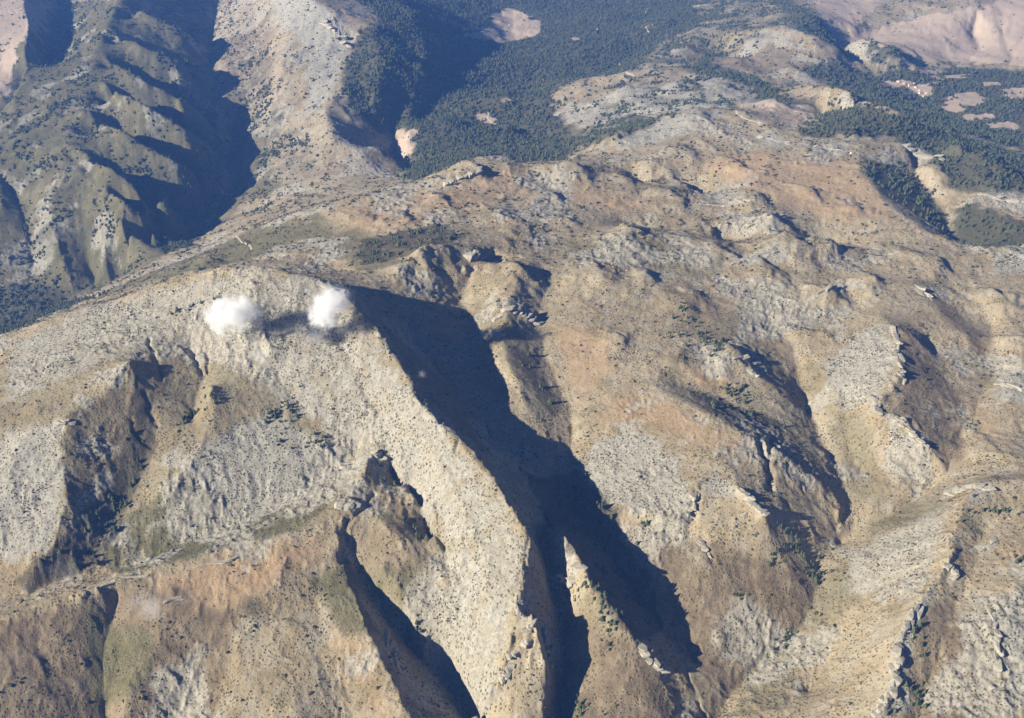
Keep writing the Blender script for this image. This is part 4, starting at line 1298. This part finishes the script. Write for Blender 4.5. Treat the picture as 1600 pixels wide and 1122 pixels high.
mass('scrub', 'low olive scrub dotted over the dry slopes', B[0][bk], B[1][bk], B[2][bk], B_D[bk], bushes_, sink=0.12)
# ------------------------------------------------------------------ limestone outcrops
def limestone():
    T = NT('weathered pale limestone')
    p = T.pos()
    a = T.noise(p, 6.0, 5, 0.7); b = T.noise(T.scaled(p, (1, 1, 0.35)), 1.6, 4, 0.7)
    c = T.mix(T.rng(a, .3, .7), (0.29, 0.262, 0.205), (0.47, 0.44, 0.365))
    c = T.mix(T.math('MULTIPLY', T.rng(b, 0.55, 0.75), 0.55), c, (0.17, 0.145, 0.105))
    T.link(c, T.b.inputs['Base Color'])
    T.bump(T.math('ADD', a, b), 1.2, 0.9)
    return T.m


M_STONE = limestone()


def block_mesh(seed):
    """one joint-bounded block: a rough box with broken corners and stepped faces"""
    import bmesh
    r = random.Random(seed)
    bm = bmesh.new()
    for k in range(22):
        q = [r.uniform(-1, 1) for _ in range(3)]
        mx = max(abs(t) for t in q) or 1
        ax = r.randrange(3)
        q = [max(-1, min(1, t / mx * r.uniform(0.86, 1.0))) for t in q]
        q[ax] *= r.uniform(0.7, 1.0)
        q[0] += 0.18 * q[2]
        bm.verts.new((q[0] * .5, q[1] * .5, q[2] * .5 + .3))
    g = bmesh.ops.convex_hull(bm, input=bm.verts)
    junk = [e for e in g['geom_interior'] if isinstance(e, bmesh.types.BMVert)]
    bmesh.ops.delete(bm, geom=junk, context='VERTS')
    m = bpy.data.meshes.new('rock_block')
    bm.to_mesh(m); bm.free()
    m.materials.append(M_STONE)
    return m


BLOCKS = [block_mesh(40 + k) for k in range(8)]


def outcrop(px0, py0, px1, py1, tall, n, label, fat=1.0):
    """blocks standing along a line on the ground; tall is in pixels of the survey there"""
    x, y, z = hit([px0, px1], [py0, py1])
    mpp = math.sqrt(x.mean() ** 2 + y.mean() ** 2 + (CAM_Z - z.mean()) ** 2) / FPX
    cx_, cy_ = x.mean(), y.mean(); cz_ = float(sample(H, np.array([cx_]), np.array([cy_]))[0])
    e = link(bpy.data.objects.new('rock_outcrop', None)); e.location = (cx_, cy_, cz_); e.empty_display_size = 1
    e['label'] = label; e['category'] = 'rock outcrop'; e['group'] = 'pale limestone outcrops'
    dx, dy = x[1] - x[0], y[1] - y[0]
    ln = math.hypot(dx, dy); ang = math.atan2(dy, dx)
    r = random.Random(int(px0 * 7 + py0))
    h = tall * mpp * 0.85
    for k in range(n):
        t = (k + 0.5 + r.uniform(-.3, .3)) / n
        side = r.uniform(-.5, .5) * h * 0.7
        bx = x[0] + dx * t - math.sin(ang) * side; by = y[0] + dy * t + math.cos(ang) * side
        bz = float(sample(H, np.array([bx]), np.array([by]))[0])
        o = link(bpy.data.objects.new('block', r.choice(BLOCKS))); o.parent = e
        hh = h * r.uniform(0.35, 1.0)
        o.location = (bx - cx_, by - cy_, bz - cz_ - hh * 0.48)
        w = max(ln / n * r.uniform(2.0, 4.0), h * 0.5)
        o.scale = (w, max(h * r.uniform(.7, 1.3) * fat, 2.0), hh)
        o.rotation_euler = (r.uniform(-.25, .25), r.uniform(-.25, .25), ang + r.uniform(-.35, .35))


for a in [
    (662, 302, 690, 294, 9, 5, 'lowest pale rock knob in the row on the rounded tan skyline hill'),
    (696, 292, 722, 279, 11, 6, 'middle jagged pale rock rib on the rounded tan skyline hill'),
    (727, 277, 752, 266, 12, 6, 'topmost pale rock rib just left of the skyline hill summit'),
    (734, 404, 752, 404, 24, 4, 'square cliff block throwing a flat black shadow behind the main peak', 0.9),
    (764, 408, 776, 406, 12, 3, 'small dark rock beside the square cliff block behind the main peak'),
    (776, 497, 840, 504, 12, 9, 'long white cliff band on the little hill beyond the ravine'),
    (756, 520, 784, 520, 22, 4, 'white square cliff with a black right side on the little hill'),
    (846, 331, 880, 327, 6, 5, 'small flat grey rock patch on the tan slope under the skyline'),
    (868, 180, 900, 172, 9, 5, 'grey cliff with a dark notch at the edge of the far forest'),
    (900, 172, 935, 162, 9, 6, 'grey cliff right of the notched one above the far forest'),
    (1186, 214, 1238, 226, 7, 8, 'smooth grey slab beside the pale ridge track'),
    (1410, 226, 1470, 250, 10, 9, 'big white slab on the crest right of the shaded wood'),
    (1172, 350, 1225, 340, 8, 8, 'grey rock rib with dark cracks below the tan hillside'),
    (1100, 318, 1175, 312, 7, 9, 'low pale rock band on the plateau under the tan hillside'),
    (1150, 408, 1215, 392, 9, 9, 'broad grey outcrop in the middle of the plateau'),
    (1285, 455, 1318, 452, 8, 6, 'white rock step on the plateau left of the pale hill'),
    (1432, 448, 1452, 466, 9, 4, 'dark edged rock at the head of the brown slope at right'),
    (1395, 515, 1406, 556, 9, 6, 'jagged grey crest rocks at the top of the pale hill'),
    (1404, 566, 1410, 598, 11, 5, 'upper rock wall along the edge of the pale hill'),
    (1366, 622, 1372, 652, 12, 5, 'bright cream buttress halfway down the pale hill'),
    (1398, 652, 1412, 664, 11, 4, 'notched rock in the middle of the pale hill edge'),
    (1418, 668, 1446, 700, 11, 6, 'lowest cliff strip along the pale hill edge'),
    (1150, 556, 1182, 566, 10, 5, 'pale block ending in a black shadow behind the domed hill'),
    (1168, 578, 1186, 590, 9, 4, 'shattered white rock below the pale block behind the domed hill'),
    (1078, 808, 1088, 768, 14, 5, 'upright grey wall with a black shadow below the domed hill'),
    (1160, 772, 1198, 806, 12, 7, 'white slanting rock fin on the front of the domed hill'),
    (1092, 842, 1110, 866, 12, 4, 'dark sided rock step under the upright grey wall'),
    (562, 714, 598, 716, 13, 6, 'upper rock knob at the head of the black gorge'),
    (528, 790, 558, 788, 15, 5, 'lower rounded rock knob above the black gorge'),
    (866, 905, 908, 892, 20, 7, 'grooved grey cliff on the spur between the shaded ravines'),
    (836, 972, 818, 1005, 18, 6, 'sharp upper rock fin at the foot of the main crest'),
    (848, 985, 856, 1030, 16, 6, 'stepped rock pillar right of the sharp fin at the crest foot'),
    (806, 1015, 782, 1065, 16, 7, 'lower dark rock fin at the foot of the main crest'),
    (1000, 1008, 1036, 1052, 16, 7, 'ragged rock teeth at the lower end of the spur'),
    (1484, 772, 1545, 762, 15, 6, 'big pale slab with a black shadow at the right ridge top'),
    (1520, 858, 1556, 846, 11, 5, 'pale rock on the right ridge beside orange ground'),
    (1476, 884, 1496, 900, 14, 5, 'chunky pale rock where the right ridge turns down'),
    (1414, 980, 1436, 950, 13, 6, 'cream cliff top above the brown bowl at lower right'),
    (1398, 1062, 1404, 1010, 15, 7, 'grey cliff wall shading the brown bowl at lower right'),
    (1372, 1118, 1392, 1072, 15, 6, 'lowest grey cliff of the right ridge at the bottom edge'),
    (1548, 950, 1562, 1040, 12, 9, 'long white rock strip along the right edge of the bowl'),
    (90, 656, 112, 662, 10, 4, 'rock knob over the brown ravine at the left'),
    (175, 908, 228, 900, 6, 5, 'flat grey slab on the orange ridge at lower left'),
    (318, 882, 362, 876, 5, 4, 'cream slab patch in the middle of the orange ridge'),
    (262, 940, 286, 932, 6, 3, 'small pale step below the slabs on the orange ridge'),
    (1562, 600, 1600, 610, 12, 6, 'grey boulder cluster at the right edge of the plateau'),
    (1535, 305, 1600, 318, 9, 8, 'pale grey rock dome above the dark wood at the right edge'),
    (505, 30, 545, 75, 10, 8, 'bright summit cliff of the hazy peak at the top'),
    (600, 985, 618, 1035, 12, 5, 'dark broken rocks on the left lip of the black gorge'),
]:
    outcrop(*a)


# ------------------------------------------------------------------ dirt tracks
def track(pts, width, label):
    p = np.array(pts, float)
    x, y, z = hit(p[:, 0], p[:, 1])
    xs, ys = [], []
    for k in range(len(x) - 1):
        m = max(2, int(math.hypot(x[k + 1] - x[k], y[k + 1] - y[k]) / 7))
        t = np.linspace(0, 1, m, endpoint=False)
        xs.append(x[k] + (x[k + 1] - x[k]) * t); ys.append(y[k] + (y[k + 1] - y[k]) * t)
    xs = np.concatenate(xs + [x[-1:]]); ys = np.concatenate(ys + [y[-1:]])
    xs = xs + 3 * perlin(xs / 35, ys / 35, 71); ys = ys + 3 * perlin(xs / 35, ys / 35, 72)
    tx_ = np.gradient(xs); ty_ = np.gradient(ys); ln = np.hypot(tx_, ty_) + 1e-6
    nx, ny = -ty_ / ln, tx_ / ln
    w = 1.35 * width * (0.8 + 0.35 * perlin(xs / 18, ys / 18, 73))
    v, f = [], []
    for s in (-1, -0.35, 0.35, 1):
        qx = xs + nx * w * s * .5; qy = ys + ny * w * s * .5
        qz = sample(H, qx, qy) + (0.7 if abs(s) < 1 else 0.1)
        v.append(np.stack([qx, qy, qz], -1))
    n = len(xs); v = np.concatenate(v)
    for r_ in range(3):
        for k in range(n - 1):
            a = r_ * n + k
            f.append((a, a + 1, a + n + 1, a + n))
    f = [q[::-1] for q in f]
    m = mesh_of('dirt_track', v, f, M_TRACK)
    o = link(bpy.data.objects.new('dirt_track', m)); o['kind'] = 'structure'; o['label'] = label


T_ = NT('pale track gravel')
T_.link(T_.mix(T_.noise(T_.pos(), 12, 3), (0.42, 0.36, 0.27), (0.56, 0.50, 0.40)), T_.b.inputs['Base Color'])
M_TRACK = T_.m
track(((1162, 159), (1150, 175), (1160, 184), (1180, 190), (1199, 196)), 7, 'pale dirt track zigzagging up the tan hill at upper right')
track(((1236, 217), (1250, 224), (1275, 229), (1304, 233), (1331, 235)), 5, 'faint dirt track along the crest to the white hut')
track(((965, 96), (979, 106), (966, 110), (980, 114), (991, 119)), 12, 'white hairpin track at the edge of the hazy forest')
track(((939, 26), (935, 38), (932, 48)), 10, 'short straight white track in the hazy forest')
track(((1018, 6), (1010, 16), (1008, 24)), 9, 'small curved track at the top of the forest')
track(((1022, 38), (1008, 42), (1014, 50), (1018, 56)), 9, 'hooked pale track right of the hazy forest')
track(((815, 18), (819, 24), (814, 34), (805, 40)), 9, 'pale lane crossing the bare clearing in the forest')
track(((367, 366), (376, 376), (390, 384), (394, 390)), 5, 'pale dirt track above the deep valley')
track(((764, 175), (762, 186), (772, 194), (790, 190)), 8, 'curved pale bank inside the far wood')
track(((1438, 136), (1465, 128), (1490, 118), (1520, 116)), 10, 'tan lane leading from the white farm into the green valley')

# ------------------------------------------------------------------ small white houses
M_WALL = simple_material('whitewashed wall', (0.62, 0.60, 0.55), (0.80, 0.78, 0.73), 3.0, 0.15)
M_ROOF = simple_material('pale tile roof', (0.40, 0.30, 0.22), (0.55, 0.45, 0.36), 2.0, 0.3)
M_DARK = simple_material('dark opening', (0.03, 0.028, 0.025), (0.05, 0.045, 0.04), 2.0, 0.1)


def house(px, py, w, d, h, rot, label, group=None):
    x, y, z = hit(px, py); x, y, z = x[0], y[0], z[0]
    e = link(bpy.data.objects.new('white_house', None)); e.location = (x, y, z); e.rotation_euler = (0, 0, rot)
    e['label'] = label; e['category'] = 'house'
    if group:
        e['group'] = group
    a, b = w / 2, d / 2
    v = [(-a, -b, -2), (a, -b, -2), (a, b, -2), (-a, b, -2), (-a, -b, h), (a, -b, h), (a, b, h), (-a, b, h), (-a, 0, h + d * .28), (a, 0, h + d * .28)]
    f = [(0, 1, 5, 4), (2, 3, 7, 6), (1, 2, 6, 9, 5), (3, 0, 4, 8, 7)]
    o = link(bpy.data.objects.new('wall', mesh_of('house_wall', v, f, M_WALL))); o.parent = e
    k = 0.4; r = h + d * .28 + 0.25; ev = h - k * .56 + 0.25
    v = [(-a - k, -b - k, ev), (a + k, -b - k, ev), (a + k, 0, r), (-a - k, 0, r), (a + k, b + k, ev), (-a - k, b + k, ev)]
    v += [(q[0], q[1], q[2] - 0.22) for q in v]
    f = [(0, 1, 2, 3), (3, 2, 4, 5), (9, 8, 7, 6), (11, 10, 8, 9), (0, 6, 7, 1), (4, 10, 11, 5), (1, 7, 8, 2), (2, 8, 10, 4), (3, 9, 6, 0), (5, 11, 9, 3)]
    o = link(bpy.data.objects.new('roof', mesh_of('house_roof', v, f, M_ROOF))); o.parent = e
    for nm, cx_, hw, z0, z1 in (('door', 0, .7, 0, 2.2), ('window', -a * .55, .6, 1.0, 2.1), ('window', a * .55, .6, 1.0, 2.1)):
        v = [(cx_ - hw, -b - .08, z0), (cx_ + hw, -b - .08, z0), (cx_ + hw, -b - .08, z1), (cx_ - hw, -b - .08, z1), (cx_ - hw, -b + .05, z0), (cx_ + hw, -b + .05, z0), (cx_ + hw, -b + .05, z1), (cx_ - hw, -b + .05, z1)]
        f = [(0, 1, 2, 3), (1, 5, 6, 2), (4, 0, 3, 7), (3, 2, 6, 7), (0, 4, 5, 1)]
        o = link(bpy.data.objects.new(nm, mesh_of('house_' + nm, v, f, M_DARK))); o.parent = e


house(1331, 240, 10, 7, 4, 0.3, 'tiny white hut on the bare crest beside the shaded wood')
for k, (hx, hy, w) in enumerate([(1403, 128, 14), (1412, 131, 11), (1421, 134, 16), (1430, 137, 12), (1428, 131, 10), (1438, 146, 18), (1444, 151, 13), (1436, 142, 11), (1447, 146, 12)]):
    house(hx, hy, w, w * .6, 5, random.uniform(-.6, .6), 'white farm building in the cluster by the green valley clearing', 'white farm buildings in the valley')
house(797, 40, 16, 9, 5, 0.4, 'lone pale building in the bare clearing in the forest')


# ------------------------------------------------------------------ clouds
def cloud_material(dens, seed, puff, lobes):
    m = bpy.data.materials.new('white cloud'); m.use_nodes = True
    T = NT.__new__(NT); T.m = m; T.t = m.node_tree; T.t.nodes.clear()
    out = nd(T.t, 'ShaderNodeOutputMaterial'); pv = nd(T.t, 'ShaderNodeVolumePrincipled')
    pv.inputs['Color'].default_value = (1, 1, 1, 1); pv.inputs['Anisotropy'].default_value = 0.0
    tc = nd(T.t, 'ShaderNodeTexCoord').outputs['Object']
    r0 = max(l[2] for l in lobes)
    field = None
    for lx, lz, lr, ly in lobes:
        q = nd(T.t, 'ShaderNodeVectorMath', operation='SUBTRACT'); T.link(tc, q.inputs[0]); q.inputs[1].default_value = (lx, ly, lz)
        ln = nd(T.t, 'ShaderNodeVectorMath', operation='LENGTH'); T.link(q.outputs[0], ln.inputs[0])
        e = T.math('MULTIPLY', T.math('SUBTRACT', lr, ln.outputs['Value']), 1.0 / r0)
        field = e if field is None else T.math('SMOOTH_MAX', field, e, 0.5)
    sh = nd(T.t, 'ShaderNodeVectorMath', operation='ADD'); T.link(tc, sh.inputs[0]); sh.inputs[1].default_value = (seed * 310.0, seed * 170.0, seed * 90.0)
    n1 = T.noise(sh.outputs[0], r0 * 1.0, 3, 0.6, 1.0)
    n2 = T.noise(sh.outputs[0], r0 * 0.35, 6, 0.7, 1.2)
    nn = T.math('ADD', T.math('MULTIPLY_ADD', n1, puff, -0.5 * puff), T.math('MULTIPLY_ADD', n2, puff * 0.8, -0.4 * puff))
    body = T.math('ADD', field, nn)
    d = T.math('MULTIPLY', T.math('POWER', T.rng(body, -0.3, 0.8), 2.0), dens)
    T.link(d, pv.inputs['Density'])
    T.link(pv.outputs[0], out.inputs['Volume'])
    return m


def cloud_at(px, py, sx, sy, target):
    """distance along the sight line that makes the cloud's shadow fall where the photograph has it"""
    dx, dy, dz = [float(q) for q in ray(px, py)]
    gx_, gy_, gz_ = [float(q[0]) for q in hit(px, py)]
    t_hit = gy_ / dy
    best = None
    for drop in np.linspace(0.995, 0.86, 60):
        t = t_hit * drop
        p = np.array([dx * t, dy * t, CAM_Z + dz * t])
        s = np.linspace(0, 1500, 1500)
        q = p[:, None] + np.array(sdir)[:, None] * s
        under = np.nonzero(q[2] < sample(H, q[0], q[1]))[0]
        if len(under) == 0:
            continue
        u = q[:, under[0]]
        qx, qy = project(*u)
        e = math.hypot(qx - target[0], qy - target[1])
        if best is None or e < best[0]:
            best = (e, p, (qx, qy), t)
    print('cloud', px, py, 'shadow', best[2], 'wanted', target, 'above', best[1][2] - float(sample(H, best[1][:1], best[1][1:2])[0]))
    return best[1], best[3]


def cloud(px, py, lobes, target, dens, seed, label, puff=2.7):
    p, t = cloud_at(px, py, 0, 0, target)
    mpp = t / FPX
    dv = np.array([float(q) for q in ray(px, py)]); dv = dv / np.linalg.norm(dv)
    lb = []
    for l in lobes:
        dp = (l[3] if len(l) > 3 else 0) * mpp
        lb.append(((l[0] - px) * mpp + dv[0] * dp, (py - l[1]) * mpp + dv[2] * dp, l[2] * mpp * 1.15, dv[1] * dp))
    x0 = min(l[0] - l[2] * 1.9 for l in lb); x1 = max(l[0] + l[2] * 1.9 for l in lb)
    z0 = min(l[1] - l[2] * 1.9 for l in lb); z1 = max(l[1] + l[2] * 1.9 for l in lb)
    y0 = min(l[3] - l[2] * 1.9 for l in lb); y1 = max(l[3] + l[2] * 1.9 for l in lb)
    import bmesh
    bm = bmesh.new(); bmesh.ops.create_icosphere(bm, subdivisions=3, radius=1.0)
    for v in bm.verts:                                       # a rounded box round the lobes
        q = [math.copysign(abs(c) ** 0.55, c) for c in v.co]
        v.co = ((x0 + x1) / 2 + q[0] * (x1 - x0) / 2, (y0 + y1) / 2 + q[1] * (y1 - y0) / 2, (z0 + z1) / 2 + q[2] * (z1 - z0) / 2)
    m = bpy.data.meshes.new('cloud'); bm.to_mesh(m); bm.free()
    m.materials.append(cloud_material(dens, seed, puff, lb))
    o = link(bpy.data.objects.new('cloud', m)); o.location = p
    o['label'] = label; o['category'] = 'cloud'; o['group'] = 'small clouds over the main peak'


cloud(368, 490, ((346, 491, 21), (340, 516, 9), (370, 484, 19), (397, 492, 12), (352, 488, 18, 38), (372, 486, 17, -34), (362, 486, 15, 66), (358, 476, 15, 105), (364, 498, 15, -70)), (450, 490), 0.12, 1, 'white cloud floating left of the round shadow on the main peak')
cloud(510, 486, ((523, 468, 20), (507, 486, 20), (496, 508, 13), (487, 530, 8), (516, 474, 16, 30)), (738, 468), 0.13, 2, 'brightest white cloud on the crest edge right of the round shadow')
cloud(408, 555, ((400, 530, 9), (406, 556, 16), (416, 574, 11)), (436, 580), 0.012, 3, 'thin wisp hanging below the left white cloud', 1.6)
cloud(225, 945, ((215, 938, 16), (235, 950, 20)), (395, 915), 0.014, 4, 'faint wisp over the orange ridge at lower left', 1.6)
cloud(654, 588, ((650, 590, 6), (659, 585, 7)), (700, 600), 0.022, 5, 'tiny wisp at the edge of the long black shadow', 1.6)
